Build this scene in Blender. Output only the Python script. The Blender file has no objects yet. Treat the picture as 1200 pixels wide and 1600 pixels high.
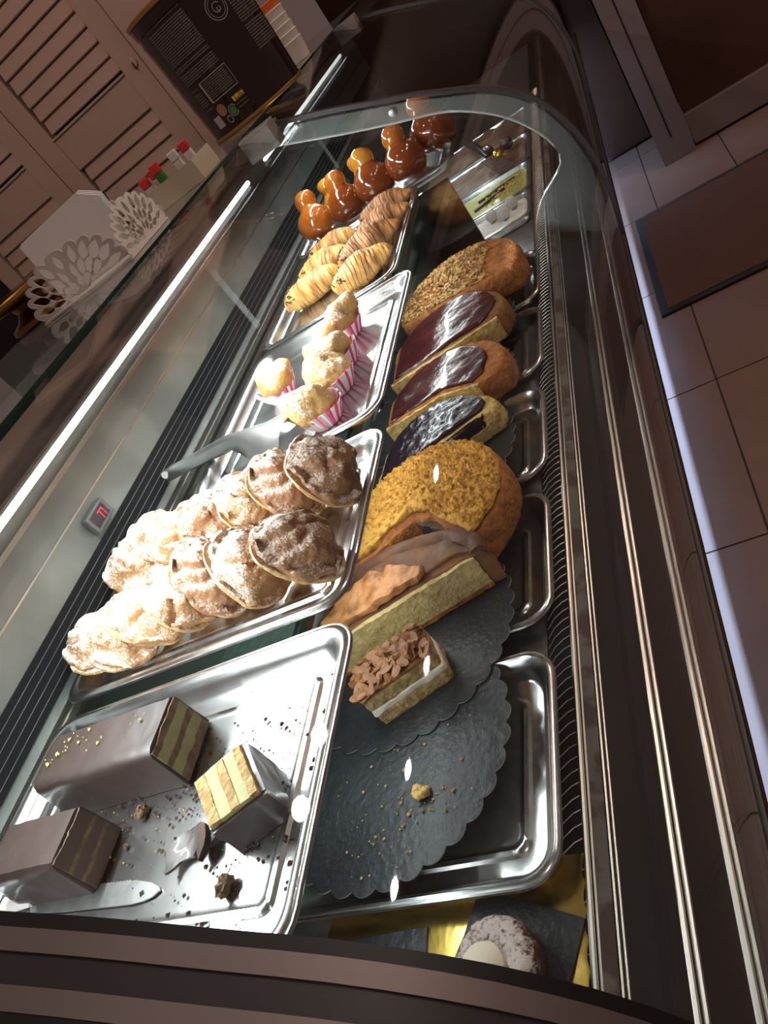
import bpy, bmesh, math, random
from mathutils import Vector, Matrix, noise
random.seed(7)
PI = math.pi
scene = bpy.context.scene
COL = scene.collection

# ---------------------------------------------------------------- camera
cam_d = bpy.data.cameras.new('camera'); cam = bpy.data.objects.new('camera', cam_d); COL.objects.link(cam)
cam_d.sensor_fit = 'VERTICAL'; cam_d.sensor_height = 36.0; cam_d.sensor_width = 27.0; cam_d.lens = 27.0
cam_d.clip_start = 0.01
right = Vector((0.811, 0.129, -0.571)); down = Vector((-0.353, -0.670, -0.653)); fwd = Vector((-0.467, 0.731, -0.498))
fwd.normalize(); right = (right - fwd * right.dot(fwd)).normalized(); down = fwd.cross(right)
cam.matrix_world = Matrix(((right.x, -down.x, -fwd.x, 0), (right.y, -down.y, -fwd.y, 0), (right.z, -down.z, -fwd.z, 1.32), (0, 0, 0, 1)))
scene.camera = cam
# ---------------------------------------------------------------- world, lights, exposure
w = bpy.data.worlds.new('room_glow'); scene.world = w; w.use_nodes = True
w.node_tree.nodes['Background'].inputs[0].default_value = (0.62, 0.40, 0.34, 1); w.node_tree.nodes['Background'].inputs[1].default_value = 0.15
vs = scene.view_settings; vs.view_transform = 'Standard'; vs.look = 'None'; vs.gamma = 1; vs.use_curve_mapping = False; vs.exposure = 0.0

def area(name, loc, rot, sx, sy, power, col):
    d = bpy.data.lights.new(name, 'AREA'); d.shape = 'RECTANGLE'; d.size = sx; d.size_y = sy; d.energy = power; d.color = col
    o = bpy.data.objects.new(name, d); COL.objects.link(o); o.location = loc; o.rotation_euler = rot; return o
area('case_led', (-0.655, 0.80, 1.143), (0, math.radians(-25), 0), 0.014, 1.32, 11.0, (0.93, 0.98, 1.0))
area('case_led_far', (-0.655, 2.02, 1.143), (0, math.radians(-25), 0), 0.014, 0.9, 3.5, (0.93, 0.98, 1.0))
area('shelf_led', (-0.462, 0.90, 0.898), (0, math.radians(-18), 0), 0.010, 1.46, 1.2, (0.93, 0.98, 1.0))
area('shelf_led_far', (-0.462, 2.0, 0.898), (0, math.radians(-18), 0), 0.010, 0.66, 0.55, (0.93, 0.98, 1.0))
area('kick_led', (-0.335, 1.9, 0.60), (0, 0, 0), 0.01, 3.4, 40, (0.44, 0.64, 1.0))
DOWN = [((0.86, 0.91), 8, (1.0, 0.92, 0.84), (-0.42, 0.75, 0.78), 75, 'downlight over the aisle nearest the camera end'), ((0.86, 1.29), 8, (1.0, 0.92, 0.84), (-0.42, 1.1, 0.78), 75, 'second downlight over the aisle'),
        ((0.01, 0.95), 5, (1.0, 0.92, 0.84), (-0.42, 0.8, 0.78), 75, 'downlight over the front glass nearest the camera end'), ((0.02, 1.18), 5, (1.0, 0.92, 0.84), (-0.42, 1.2, 0.78), 75, 'second downlight over the front glass'),
        ((0.50, -0.45), 11, (1.0, 0.90, 0.80), (-0.42, 0.75, 0.78), 70, 'downlight behind the photographer aimed at the cakes'), ((-1.15, 0.75), 40, (1.0, 0.66, 0.52), (-1.45, 2.3, 1.4), 110, 'added warm fill downlight over the staff side'),  # the warm staff side lamp is unseen, added to raise the room brightness
        ((0.75, 2.75), 46, (1.0, 0.66, 0.52), (0.25, 2.6, 0.0), 150, 'farthest added warm fill downlight over the aisle'), ((0.95, 1.75), 32, (1.0, 0.66, 0.52), (0.3, 1.4, 0.0), 150, 'added warm fill downlight over the middle of the aisle')]  # both warm aisle lamps are unseen, added as fill for floor and door frames
for (x, y), en, col_, aim, cone, lab in DOWN:
    d = bpy.data.lights.new('downlight_beam', 'SPOT'); d.energy = en; d.color = col_; d.shadow_soft_size = 0.03; d.spot_size = math.radians(cone); d.spot_blend = 0.9
    o = bpy.data.objects.new('downlight_beam', d); COL.objects.link(o); o.location = (x, y, 2.68); o.rotation_euler = (Vector(aim) - Vector((x, y, 2.68))).to_track_quat('-Z', 'Y').to_euler()

# ---------------------------------------------------------------- materials
def mat(name, col, rough=0.5, metal=0.0, col2=None, nscale=20, lo=0.4, hi=0.6, bump=0.0, bscale=60, coat=0.0, spec=0.5, aniso=None, emit=None, estr=0, stretch=None, detail=4):
    m = bpy.data.materials.new(name); m.use_nodes = True; nt = m.node_tree; b = nt.nodes['Principled BSDF']
    b.inputs['Base Color'].default_value = (*col, 1); b.inputs['Roughness'].default_value = rough; b.inputs['Metallic'].default_value = metal
    b.inputs['Coat Weight'].default_value = coat; b.inputs['Coat Roughness'].default_value = 0.06; b.inputs['Specular IOR Level'].default_value = spec
    if emit: b.inputs['Emission Color'].default_value = (*emit, 1); b.inputs['Emission Strength'].default_value = estr
    tc = nt.nodes.new('ShaderNodeTexCoord'); vec = tc.outputs['Object']
    if stretch:
        mp = nt.nodes.new('ShaderNodeMapping'); mp.inputs['Scale'].default_value = stretch; nt.links.new(vec, mp.inputs[0]); vec = mp.outputs[0]
    if col2:
        n = nt.nodes.new('ShaderNodeTexNoise'); n.inputs['Scale'].default_value = nscale; n.inputs['Detail'].default_value = detail
        r = nt.nodes.new('ShaderNodeValToRGB'); r.color_ramp.elements[0].position = lo; r.color_ramp.elements[1].position = hi
        r.color_ramp.elements[0].color = (*col, 1); r.color_ramp.elements[1].color = (*col2, 1)
        nt.links.new(vec, n.inputs['Vector']); nt.links.new(n.outputs['Fac'], r.inputs[0]); nt.links.new(r.outputs[0], b.inputs['Base Color'])
    if bump:
        n = nt.nodes.new('ShaderNodeTexNoise'); n.inputs['Scale'].default_value = bscale; n.inputs['Detail'].default_value = 5
        bp = nt.nodes.new('ShaderNodeBump'); bp.inputs['Strength'].default_value = bump; bp.inputs['Distance'].default_value = 0.004
        nt.links.new(vec, n.inputs['Vector']); nt.links.new(n.outputs['Fac'], bp.inputs['Height']); nt.links.new(bp.outputs[0], b.inputs['Normal'])
    return m

def sugar_mat(name, crust, crust2, sugar=(0.86, 0.80, 0.74), amount=0.5, nscale=150, streak=None):
    """baked crust with icing sugar lying on the upper side"""
    m = mat(name, crust, 0.65, 0, crust2, 22, 0.35, 0.65, bump=0.7, bscale=130); nt = m.node_tree; b = nt.nodes['Principled BSDF']
    src = b.inputs['Base Color'].links[0].from_socket
    g = nt.nodes.new('ShaderNodeNewGeometry'); s = nt.nodes.new('ShaderNodeSeparateXYZ'); nt.links.new(g.outputs['Normal'], s.inputs[0])
    tc = nt.nodes.new('ShaderNodeTexCoord'); n = nt.nodes.new('ShaderNodeTexNoise'); n.inputs['Scale'].default_value = nscale; n.inputs['Detail'].default_value = 6; n.inputs['Roughness'].default_value = 0.75
    nt.links.new(tc.outputs['Object'], n.inputs['Vector'])
    n2 = nt.nodes.new('ShaderNodeTexNoise'); n2.inputs['Scale'].default_value = 28; nt.links.new(tc.outputs['Object'], n2.inputs['Vector'])
    def ma(op, a, c):
        x = nt.nodes.new('ShaderNodeMath'); x.operation = op
        for i, v in enumerate((a, c)):
            if isinstance(v, (int, float)): x.inputs[i].default_value = v
            else: nt.links.new(v, x.inputs[i])
        return x.outputs[0]
    k = ma('ADD', ma('MULTIPLY', s.outputs[2], 0.22), ma('MULTIPLY', n.outputs['Fac'], 1.1)); k = ma('ADD', k, ma('MULTIPLY', n2.outputs['Fac'], 0.38))
    r = nt.nodes.new('ShaderNodeValToRGB'); r.color_ramp.elements[0].position = 0.94 - amount * 0.32; r.color_ramp.elements[1].position = 1.08 - amount * 0.32
    nt.links.new(ma('MULTIPLY', k, 1.0), r.inputs[0])
    mx = nt.nodes.new('ShaderNodeMix'); mx.data_type = 'RGBA'; nt.links.new(r.outputs[0], mx.inputs['Factor']); nt.links.new(src, mx.inputs['A']); mx.inputs['B'].default_value = (*sugar, 1)
    nt.links.new(mx.outputs['Result'], b.inputs['Base Color'])
    return m

def glass_mat(name, tint=(0.97, 0.99, 0.98), base=0.04, rough=0.02, haze=0.0):
    m = bpy.data.materials.new(name); m.use_nodes = True; nt = m.node_tree; nt.nodes.clear()
    out = nt.nodes.new('ShaderNodeOutputMaterial'); t = nt.nodes.new('ShaderNodeBsdfTransparent'); t.inputs[0].default_value = (*tint, 1)
    gl = nt.nodes.new('ShaderNodeBsdfGlossy'); gl.inputs['Roughness'].default_value = rough
    lw = nt.nodes.new('ShaderNodeLayerWeight'); lw.inputs[0].default_value = 0.5
    p = nt.nodes.new('ShaderNodeMath'); p.operation = 'POWER'; p.inputs[1].default_value = 5; nt.links.new(lw.outputs['Facing'], p.inputs[0])
    q = nt.nodes.new('ShaderNodeMath'); q.operation = 'MULTIPLY_ADD'; q.inputs[1].default_value = 1 - base; q.inputs[2].default_value = base; nt.links.new(p.outputs[0], q.inputs[0])
    mx = nt.nodes.new('ShaderNodeMixShader'); nt.links.new(q.outputs[0], mx.inputs[0]); nt.links.new(t.outputs[0], mx.inputs[1]); nt.links.new(gl.outputs[0], mx.inputs[2])
    last = mx.outputs[0]
    if haze:
        d = nt.nodes.new('ShaderNodeBsdfDiffuse'); d.inputs[0].default_value = (0.8, 0.85, 0.85, 1); m2 = nt.nodes.new('ShaderNodeMixShader'); m2.inputs[0].default_value = haze
        nt.links.new(last, m2.inputs[1]); nt.links.new(d.outputs[0], m2.inputs[2]); last = m2.outputs[0]
    nt.links.new(last, out.inputs[0]); return m

M = {}
M['steel'] = mat('brushed_steel', (0.55, 0.56, 0.56), 0.30, 1.0, (0.68, 0.69, 0.69), 60, bump=0.04, bscale=90)
M['tray'] = mat('tray_steel', (0.50, 0.50, 0.505), 0.23, 1.0, (0.60, 0.60, 0.60), 40, bump=0.02, bscale=40)
M['tongsteel'] = mat('tongs_steel', (0.60, 0.60, 0.60), 0.28, 1.0)
M['tray_dull'] = mat('worn_tray_steel', (0.45, 0.45, 0.45), 0.24, 1.0, (0.56, 0.56, 0.55), 40, bump=0.02, bscale=40)
M['wallsteel'] = mat('rear_panel_steel', (0.20, 0.215, 0.205), 0.42, 0.6, (0.26, 0.275, 0.26), 9, bump=0.03, bscale=12)
M['alu'] = mat('aluminium_profile', (0.46, 0.445, 0.42), 0.30, 1.0)
M['framesteel'] = mat('end_frame_steel', (0.26, 0.21, 0.20), 0.5, 0.8)
M['hinge'] = mat('grey_hinge_plate', (0.22, 0.205, 0.195), 0.5, 0.3)
M['black'] = mat('black_rubber', (0.008, 0.007, 0.008), 0.45)
M['groove'] = mat('dark_groove', (0.035, 0.028, 0.030), 0.4)
M['ventblack'] = mat('vent_black', (0.006, 0.007, 0.009), 0.7, spec=0.15)
M['ledge'] = mat('ledge_dark_steel', (0.028, 0.025, 0.026), 0.14, 0.2)
M['tape'] = mat('stained_strip', (0.11, 0.095, 0.08), 0.7, 0, (0.05, 0.025, 0.018), 26, 0.48, 0.56, bump=0.4, bscale=60)
M['glass'] = glass_mat('clear_glass', base=0.035)
M['rib'] = glass_mat('rib_glass', (0.86, 0.90, 0.90), 0.05, 0.08, haze=0.10)
M['shelfglass'] = glass_mat('shelf_glass', (0.80, 0.90, 0.87), 0.05)
M['topglass'] = glass_mat('top_glass', (0.78, 0.76, 0.72), 0.07, 0.03, haze=0.05)
M['greenedge'] = mat('green_glass_edge', (0.003, 0.020, 0.014), 0.12, coat=0.5)
M['greenshelf'] = mat('green_shelf_edge', (0.01, 0.17, 0.12), 0.15, coat=0.5)
M['led'] = mat('led_diffuser', (0.9, 0.9, 0.9), 0.4, emit=(0.93, 0.98, 1.0), estr=9)
M['leddim'] = mat('led_diffuser_far', (0.9, 0.9, 0.9), 0.4, emit=(0.93, 0.98, 1.0), estr=2)
M['ledshelf'] = mat('shelf_led_diffuser', (0.9, 0.9, 0.9), 0.4, emit=(0.93, 0.98, 1.0), estr=4)
M['ledblue'] = mat('kick_led_diffuser', (0.5, 0.6, 0.9), 0.4, emit=(0.42, 0.60, 1.0), estr=4)
M['mirror'] = mat('dark_mirror', (0.34, 0.32, 0.30), 0.09, 1.0)
M['floor'] = mat('floor_tile', (0.175, 0.108, 0.082), 0.45, 0, (0.210, 0.132, 0.102), 5, 0.3, 0.7, bump=0.03, bscale=20)
M['grout'] = mat('grout', (0.035, 0.026, 0.024), 0.8)
M['matbrown'] = mat('brown_mat', (0.080, 0.034, 0.019), 0.95, 0, (0.100, 0.046, 0.027), 260, bump=0.4, bscale=400)
M['matedge'] = mat('mat_rubber_edge', (0.008, 0.007, 0.007), 0.6)
M['jamb'] = mat('door_frame_paint', (0.23, 0.18, 0.17), 0.35, 0.2)
M['darkglass'] = mat('dark_door_panel', (0.050, 0.022, 0.014), 0.30, 0, (0.062, 0.028, 0.018), 3)
M['door'] = mat('painted_louvre', (0.41, 0.31, 0.272), 0.33, 0.0, (0.44, 0.335, 0.29), 4)
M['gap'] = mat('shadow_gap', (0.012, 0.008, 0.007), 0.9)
M['white'] = mat('white_plastic', (0.62, 0.58, 0.54), 0.5)
M['paper'] = mat('white_paper', (0.78, 0.77, 0.75), 0.8)
M['holder'] = mat('pale_metal_holder', (0.60, 0.55, 0.51), 0.55, 0.0)
M['brass'] = mat('dark_brass', (0.30, 0.15, 0.06), 0.22, 1.0)
M['tub'] = mat('tub_brown', (0.012, 0.005, 0.004), 0.16, coat=0.6)
M['gold'] = mat('gold_rim', (0.42, 0.24, 0.06), 0.3, 0.8)
M['goldcard'] = mat('gold_card', (0.72, 0.50, 0.10), 0.20, 1.0, (0.80, 0.58, 0.16), 30, bump=0.08, bscale=40)
M['card'] = mat('black_board', (0.014, 0.017, 0.021), 0.40, 0, (0.022, 0.026, 0.031), 12, bump=0.35, bscale=140, coat=0.0)
M['cardedge'] = mat('board_edge', (0.30, 0.30, 0.30), 0.5)
M['choc'] = mat('chocolate_coat', (0.024, 0.013, 0.010), 0.45, 0, (0.036, 0.019, 0.015), 10, bump=0.22, bscale=50, coat=0.3, spec=0.7)
M['choccut'] = mat('chocolate_cut', (0.075, 0.036, 0.020), 0.8, 0, (0.030, 0.014, 0.009), 60, bump=0.6, bscale=150)
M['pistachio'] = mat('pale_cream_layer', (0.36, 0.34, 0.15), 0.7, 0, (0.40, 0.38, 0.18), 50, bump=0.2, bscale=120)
M['shadecream'] = mat('shaded_cream_layer', (0.20, 0.18, 0.08), 0.7, 0, (0.24, 0.22, 0.10), 50, bump=0.3, bscale=120)  # cream layer with the shade of the bar's cut end mixed into its colour
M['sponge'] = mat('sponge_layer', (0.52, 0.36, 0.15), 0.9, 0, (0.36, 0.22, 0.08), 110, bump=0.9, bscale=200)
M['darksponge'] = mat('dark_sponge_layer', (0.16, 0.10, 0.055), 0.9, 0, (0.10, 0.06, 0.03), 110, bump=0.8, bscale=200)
M['brownlayer'] = mat('brown_cream_layer', (0.060, 0.032, 0.020), 0.7)
M['crumb'] = mat('crumb_cake', (0.60, 0.31, 0.050), 0.95, 0, (0.26, 0.09, 0.012), 120, 0.46, 0.72, bump=1.0, bscale=230)
M['crust'] = mat('baked_crust', (0.46, 0.165, 0.034), 0.8, 0, (0.23, 0.070, 0.015), 75, 0.38, 0.70, bump=1.0, bscale=180)
M['crustdark'] = mat('dark_crust', (0.16, 0.060, 0.022), 0.75, 0, (0.28, 0.12, 0.035), 45, bump=0.6, bscale=160)
M['yellowcut'] = mat('yellow_cut_face', (0.68, 0.47, 0.17), 0.9, 0, (0.40, 0.23, 0.055), 95, 0.42, 0.70, bump=1.0, bscale=190)
M['jam'] = mat('red_jam', (0.070, 0.010, 0.011), 0.20, 0, (0.038, 0.006, 0.007), 25, bump=0.40, bscale=60, coat=0.4)
M['blue'] = mat('blueberry_jam', (0.006, 0.005, 0.009), 0.22, 0, (0.020, 0.005, 0.013), 70, bump=0.6, bscale=110, coat=0.35)
M['custard'] = mat('set_custard', (0.64, 0.49, 0.21), 0.8, 0, (0.46, 0.31, 0.11), 80, 0.42, 0.72, bump=0.8, bscale=170)
M['browntop'] = mat('browned_top', (0.100, 0.040, 0.022), 0.48, 0, (0.22, 0.095, 0.04), 13, 0.45, 0.62, bump=0.6, bscale=70, coat=0.0, spec=0.18)
M['ambertop'] = mat('amber_baked_top', (0.52, 0.23, 0.08), 0.50, 0, (0.24, 0.085, 0.025), 48, 0.42, 0.66, bump=1.0, bscale=80, coat=0.0, spec=0.4)
M['sesame'] = mat('sesame_seed', (0.60, 0.36, 0.11), 0.45, 0, (0.30, 0.14, 0.03), 40)
M['almond'] = mat('toasted_almond', (0.28, 0.115, 0.034), 0.55, 0, (0.17, 0.060, 0.018), 60)
M['cream'] = mat('whipped_cream', (0.80, 0.74, 0.60), 0.6, bump=0.3, bscale=60)
M['caramel'] = mat('caramel_glaze', (0.46, 0.130, 0.014), 0.14, 0, (0.34, 0.085, 0.009), 12, coat=0.9)
M['caramel2'] = mat('dark_caramel_glaze', (0.23, 0.050, 0.007), 0.13, 0, (0.16, 0.032, 0.005), 12, coat=0.9)
M['honey'] = mat('honey_glaze', (0.56, 0.24, 0.02), 0.16, 0, (0.46, 0.17, 0.012), 12, coat=0.8)
M['sug1'] = sugar_mat('sugared_puff', (0.33, 0.145, 0.048), (0.48, 0.25, 0.10), amount=0.40, nscale=420)
M['sug2'] = sugar_mat('sugared_brown_puff', (0.22, 0.090, 0.035), (0.33, 0.15, 0.06), amount=0.30, sugar=(0.70, 0.62, 0.56), nscale=420)
M['lip'] = sugar_mat('pale_baked_lip', (0.55, 0.34, 0.14), (0.42, 0.22, 0.07), amount=0.30)
M['flake'] = mat('flaky_pastry', (0.64, 0.35, 0.09), 0.42, 0, (0.27, 0.10, 0.020), 26, 0.38, 0.66, bump=0.6, bscale=60, stretch=(5, 1, 1))
M['flake2'] = mat('brown_flaky_pastry', (0.42, 0.18, 0.050), 0.42, 0, (0.17, 0.060, 0.018), 26, 0.38, 0.66, bump=0.6, bscale=60, stretch=(5, 1, 1))
M['choux'] = sugar_mat('choux_bun', (0.60, 0.36, 0.12), (0.36, 0.15, 0.035), amount=0.20, nscale=300)
M['cuppink'] = mat('pink_paper', (0.75, 0.05, 0.22), 0.6)
M['cupwhite'] = mat('striped_white_paper', (0.85, 0.72, 0.74), 0.6)
M['pist'] = mat('pistachio_paste', (0.34, 0.34, 0.10), 0.35, coat=0.2)
M['coco'] = mat('coconut_white', (0.72, 0.70, 0.66), 0.9, 0, (0.60, 0.57, 0.52), 140, bump=0.7, bscale=220)
M['mousse'] = mat('chocolate_mousse', (0.14, 0.080, 0.055), 0.6, 0, (0.09, 0.045, 0.030), 24, bump=0.8, bscale=40)
M['goldfoil'] = mat('gold_foil', (0.85, 0.58, 0.10), 0.2, 1.0, bump=0.6, bscale=80)
M['handle'] = mat('black_handle', (0.012, 0.011, 0.011), 0.3)
M['red'] = mat('red_plastic', (0.55, 0.03, 0.02), 0.4)
M['green'] = mat('green_label', (0.03, 0.16, 0.03), 0.5)
M['orange'] = mat('orange_label', (0.70, 0.16, 0.03), 0.5)
M['carton'] = mat('beige_carton', (0.40, 0.34, 0.25), 0.8)
M['digit'] = mat('red_digit', (0.3, 0, 0), 0.4, emit=(1.0, 0.03, 0.10), estr=2.2)
M['screen'] = mat('dark_screen', (0.02, 0.006, 0.008), 0.2)
M['lightgrey'] = mat('grey_plastic', (0.13, 0.135, 0.135), 0.4, 0.3)
M['ink'] = mat('grey_print', (0.10, 0.09, 0.085), 0.6)
M['inkbright'] = mat('pale_print', (0.26, 0.22, 0.20), 0.6)
M['inkgold'] = mat('yellow_print', (0.72, 0.45, 0.06), 0.5)

# ---------------------------------------------------------------- mesh helpers
def link(o, parent=None):
    COL.objects.link(o)
    if parent is not None: o.parent = parent
    return o
def obj(name, verts, faces, m, parent=None, smooth=True, mats=None, midx=None, loc=None, rot=None):
    me = bpy.data.meshes.new(name); me.from_pydata([tuple(v) for v in verts], [], [tuple(f) for f in faces]); me.validate()
    bm = bmesh.new(); bm.from_mesh(me); bmesh.ops.recalc_face_normals(bm, faces=bm.faces); bm.to_mesh(me); bm.free()
    for k in (mats or [m]): me.materials.append(k if not isinstance(k, str) else M[k])
    if midx and len(midx) == len(me.polygons):
        for p, i in zip(me.polygons, midx): p.material_index = i
    if smooth:
        for p in me.polygons: p.use_smooth = True
        me.set_sharp_from_angle(angle=math.radians(42))
    o = bpy.data.objects.new(name, me); link(o, parent)
    if loc: o.location = loc
    if rot: o.rotation_euler = rot
    return o
def tag(o, label, cat, group=None):
    o['label'] = label; o['category'] = cat
    if group: o['group'] = group
    return o
def struct(o, label=None):
    o['kind'] = 'structure'
    if label: o['label'] = label
    return o
def stuff(o): o['kind'] = 'stuff'; return o
def thing(name, label, cat, loc=(0, 0, 0), rot=(0, 0, 0), group=None):
    o = bpy.data.objects.new(name, None); o.empty_display_size = 0.02; COL.objects.link(o); o.location = loc; o.rotation_euler = rot
    return tag(o, label, cat, group)
def boxd(x0, x1, y0, y1, z0, z1):
    v = [(x, y, z) for z in (z0, z1) for y in (y0, y1) for x in (x0, x1)]
    return v, [(0, 2, 3, 1), (4, 5, 7, 6), (0, 1, 5, 4), (2, 6, 7, 3), (0, 4, 6, 2), (1, 3, 7, 5)]
def box(name, x0, x1, y0, y1, z0, z1, m, parent=None, bevel=0.0):
    v, f = boxd(x0, x1, y0, y1, z0, z1); o = obj(name, v, f, m, parent, smooth=bool(bevel))
    if bevel:
        b = o.modifiers.new('bevel', 'BEVEL'); b.width = bevel; b.segments = 2
    return o
def join(parts):
    V, F = [], []
    for v, f in parts:
        k = len(V); V += list(v); F += [tuple(i + k for i in q) for q in f]
    return V, F
def rings(rs, cap0=True, cap1=True, closed=True):
    """list of equally long vertex rings -> skin"""
    V = [p for r in rs for p in r]; n = len(rs[0]); F = []
    for i in range(len(rs) - 1):
        for j in range(n if closed else n - 1):
            k = (j + 1) % n; F.append((i * n + j, i * n + k, (i + 1) * n + k, (i + 1) * n + j))
    if cap0: F.append(tuple(range(n - 1, -1, -1)))
    if cap1: F.append(tuple((len(rs) - 1) * n + j for j in range(n)))
    return V, F
def tubed(path, r, n=8, rz=1.0):
    rs = []; P = [Vector(p) for p in path]
    for i, p in enumerate(P):
        t = (P[min(i + 1, len(P) - 1)] - P[max(i - 1, 0)]).normalized()
        a = t.cross(Vector((0, 0, 1)))
        if a.length < 1e-4: a = Vector((1, 0, 0))
        a.normalize(); b = t.cross(a); rr = r[i] if isinstance(r, (list, tuple)) else r
        rs.append([p + a * (rr * math.cos(2 * PI * j / n)) + b * (rr * rz * math.sin(2 * PI * j / n)) for j in range(n)])
    return rings(rs)
def lathed(prof, n=24, c=(0, 0, 0), cap0=True, cap1=True, wob=None):
    rs = []
    for i, (r, z) in enumerate(prof):
        rs.append([Vector((c[0] + r * math.cos(2 * PI * j / n) * (wob(j, i) if wob else 1), c[1] + r * math.sin(2 * PI * j / n) * (wob(j, i) if wob else 1), c[2] + z)) for j in range(n)])
    return rings(rs, cap0, cap1)
def swept(profile, y0, y1, th=None, ny=1):
    """open profile (x,z) swept along Y with thickness th towards inside"""
    P = [Vector((x, 0, z)) for x, z in profile]; ring = []
    off = []
    for i, p in enumerate(P):
        t = (P[min(i + 1, len(P) - 1)] - P[max(i - 1, 0)]).normalized(); off.append(p - Vector((-t.z, 0, t.x)) * (-th))
    loop = P + off[::-1]
    return rings([[Vector((p.x, y, p.z)) for p in loop] for y in (y0, y1)])
def smooth_poly(pts, n, closed=True):
    """Catmull-Rom resample"""
    P = [Vector((p[0], p[1], 0)) for p in pts]; m = len(P); D = []
    seg = m if closed else m - 1
    for i in range(seg):
        g = lambda k: P[k % m] if closed else P[max(0, min(m - 1, k))]
        a, b, c, d = g(i - 1), g(i), g(i + 1), g(i + 2)
        for s in range(12):
            t = s / 12; D.append(0.5 * ((2 * b) + (c - a) * t + (2 * a - 5 * b + 4 * c - d) * t * t + (3 * b - a - 3 * c + d) * t ** 3))
    if not closed: D.append(P[-1].copy())
    L = [0]; Q = D + ([D[0]] if closed else [])
    for i in range(1, len(Q)): L.append(L[-1] + (Q[i] - Q[i - 1]).length)
    out = []; k = 0
    for j in range(n):
        s = L[-1] * j / (n if closed else n - 1)
        while k < len(L) - 2 and L[k + 1] < s: k += 1
        u = (s - L[k]) / max(1e-9, L[k + 1] - L[k]); q = Q[k].lerp(Q[k + 1], min(1, u)); out.append((q.x, q.y))
    return out
def resample(pts, n):
    Q = [Vector((p[0], p[1], 0)) for p in pts]; Q.append(Q[0]); L = [0]
    for i in range(1, len(Q)): L.append(L[-1] + (Q[i] - Q[i - 1]).length)
    out = []; k = 0
    for j in range(n):
        s = L[-1] * j / n
        while k < len(L) - 2 and L[k + 1] < s: k += 1
        q = Q[k].lerp(Q[k + 1], (s - L[k]) / max(1e-9, L[k + 1] - L[k])); out.append((q.x, q.y))
    return out
def jitter(verts, amp, freq, seed=0, mask=None):
    out = []
    for v in verts:
        v = Vector(v); k = mask(v) if mask else 1.0
        d = noise.noise_vector(v * freq + Vector((seed * 7.3, seed * 1.7, seed * 3.1)))
        out.append(v + d * (amp * k))
    return out
def plan_loft(outline, layers, centre):
    """rings = outline scaled about centre by s and dropped at height z"""
    cx, cy = centre
    return rings([[Vector((cx + (x - cx) * s, cy + (y - cy) * s, z)) for x, y in outline] for s, z in layers])
def rrect(x0, x1, y0, y1, r, n=6):
    pts = []
    for cx, cy, a in ((x1 - r, y1 - r, 0), (x0 + r, y1 - r, PI / 2), (x0 + r, y0 + r, PI), (x1 - r, y0 + r, 1.5 * PI)):
        for k in range(n + 1): pts.append((cx + r * math.cos(a + PI / 2 * k / n), cy + r * math.sin(a + PI / 2 * k / n)))
    return pts
def copy_thing(o, loc, rot, label, group=None):
    r = o.copy(); COL.objects.link(r); r.location = loc; r.rotation_euler = rot; r['label'] = label
    if group: r['group'] = group
    for ch in [c for c in COL.objects if c.parent == o]:
        c = ch.copy(); COL.objects.link(c); c.parent = r
        for g in [q for q in COL.objects if q.parent == ch]:
            d = g.copy(); COL.objects.link(d); d.parent = c
    return r

# ---------------------------------------------------------------- the setting: floor, far wall, louvred doors
fl = box('floor', -2.6, 1.6, -1.2, 4.4, -0.03, -0.004, 'grout'); struct(fl, 'pinkish tiled shop floor')
tile_v, tile_f = boxd(0.0025, 0.2975, 0.0025, 0.6045, -0.010, 0.0)
tile0 = None
for i in range(-1, 6):
    for j in range(-1, 7):
        x = -0.115 - 0.30 + 0.30 * i; y = 1.279 - 0.607 * 2 + 0.607 * j
        if tile0 is None:
            tile0 = obj('tile', tile_v, tile_f, 'floor', fl, smooth=False, loc=(x, y, 0))
        else:
            t = tile0.copy(); COL.objects.link(t); t.location = (x, y, 0)
def floor_mat(x0, x1, y0, y1, label):
    t = thing('door_mat', label, 'mat', ((x0 + x1) / 2, (y0 + y1) / 2, 0), group='brown floor mats')
    hx, hy = (x1 - x0) / 2, (y1 - y0) / 2
    box('pile', -hx + 0.025, hx - 0.02, -hy + 0.025, hy - 0.02, 0.001, 0.012, 'matbrown', t)
    v, f = join([boxd(-hx, -hx + 0.025, -hy, hy, 0.001, 0.010), boxd(hx - 0.02, hx, -hy, hy, 0.001, 0.010), boxd(-hx + 0.025, hx - 0.02, -hy, -hy + 0.025, 0.001, 0.010), boxd(-hx + 0.025, hx - 0.02, hy - 0.02, hy, 0.001, 0.010)])
    obj('rubber_border', v, f, 'matedge', t, smooth=False)
floor_mat(-0.204, 0.75, 2.31, 3.07, 'dark brown floor mat with a black border on the tiles')
# far wall: dark door panels behind pale frame
wf = box('wall_far', -1.05, 1.6, 4.02, 4.10, 0, 2.7, 'darkglass'); struct(wf, 'dark brown wall beyond the door frames')
st = box('trim_1', -1.0, 1.5, 3.86, 4.015, 0.001, 0.018, 'jamb'); struct(st, 'pale threshold under the doors')
d1 = box('door_1', 0.100, 1.2, 3.50, 3.53, 0.012, 2.3, 'darkglass'); struct(d1, 'dark brown door leaf with pale bottom rail')
box('bottom_rail', 0.100, 1.2, 3.47, 3.499, 0.012, 0.135, 'jamb', d1)
d2 = box('door_2', -1.0, -0.045, 3.83, 3.855, 0.02, 2.3, 'darkglass'); struct(d2, 'dark brown door panel left of the pale jamb')
jb = box('trim_2', -0.035, 0.094, 3.44, 3.54, 0.001, 2.3, 'jamb'); struct(jb, 'pale door jamb')
box('jamb_groove', 0.024, 0.030, 3.4385, 3.4398, 0.10, 2.3, 'gap', jb)
wl = box('wall_left', -2.5, -0.86, 2.42, 2.50, 0, 2.7, 'gap'); struct(wl, 'dark wall behind the louvred doors')
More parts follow.
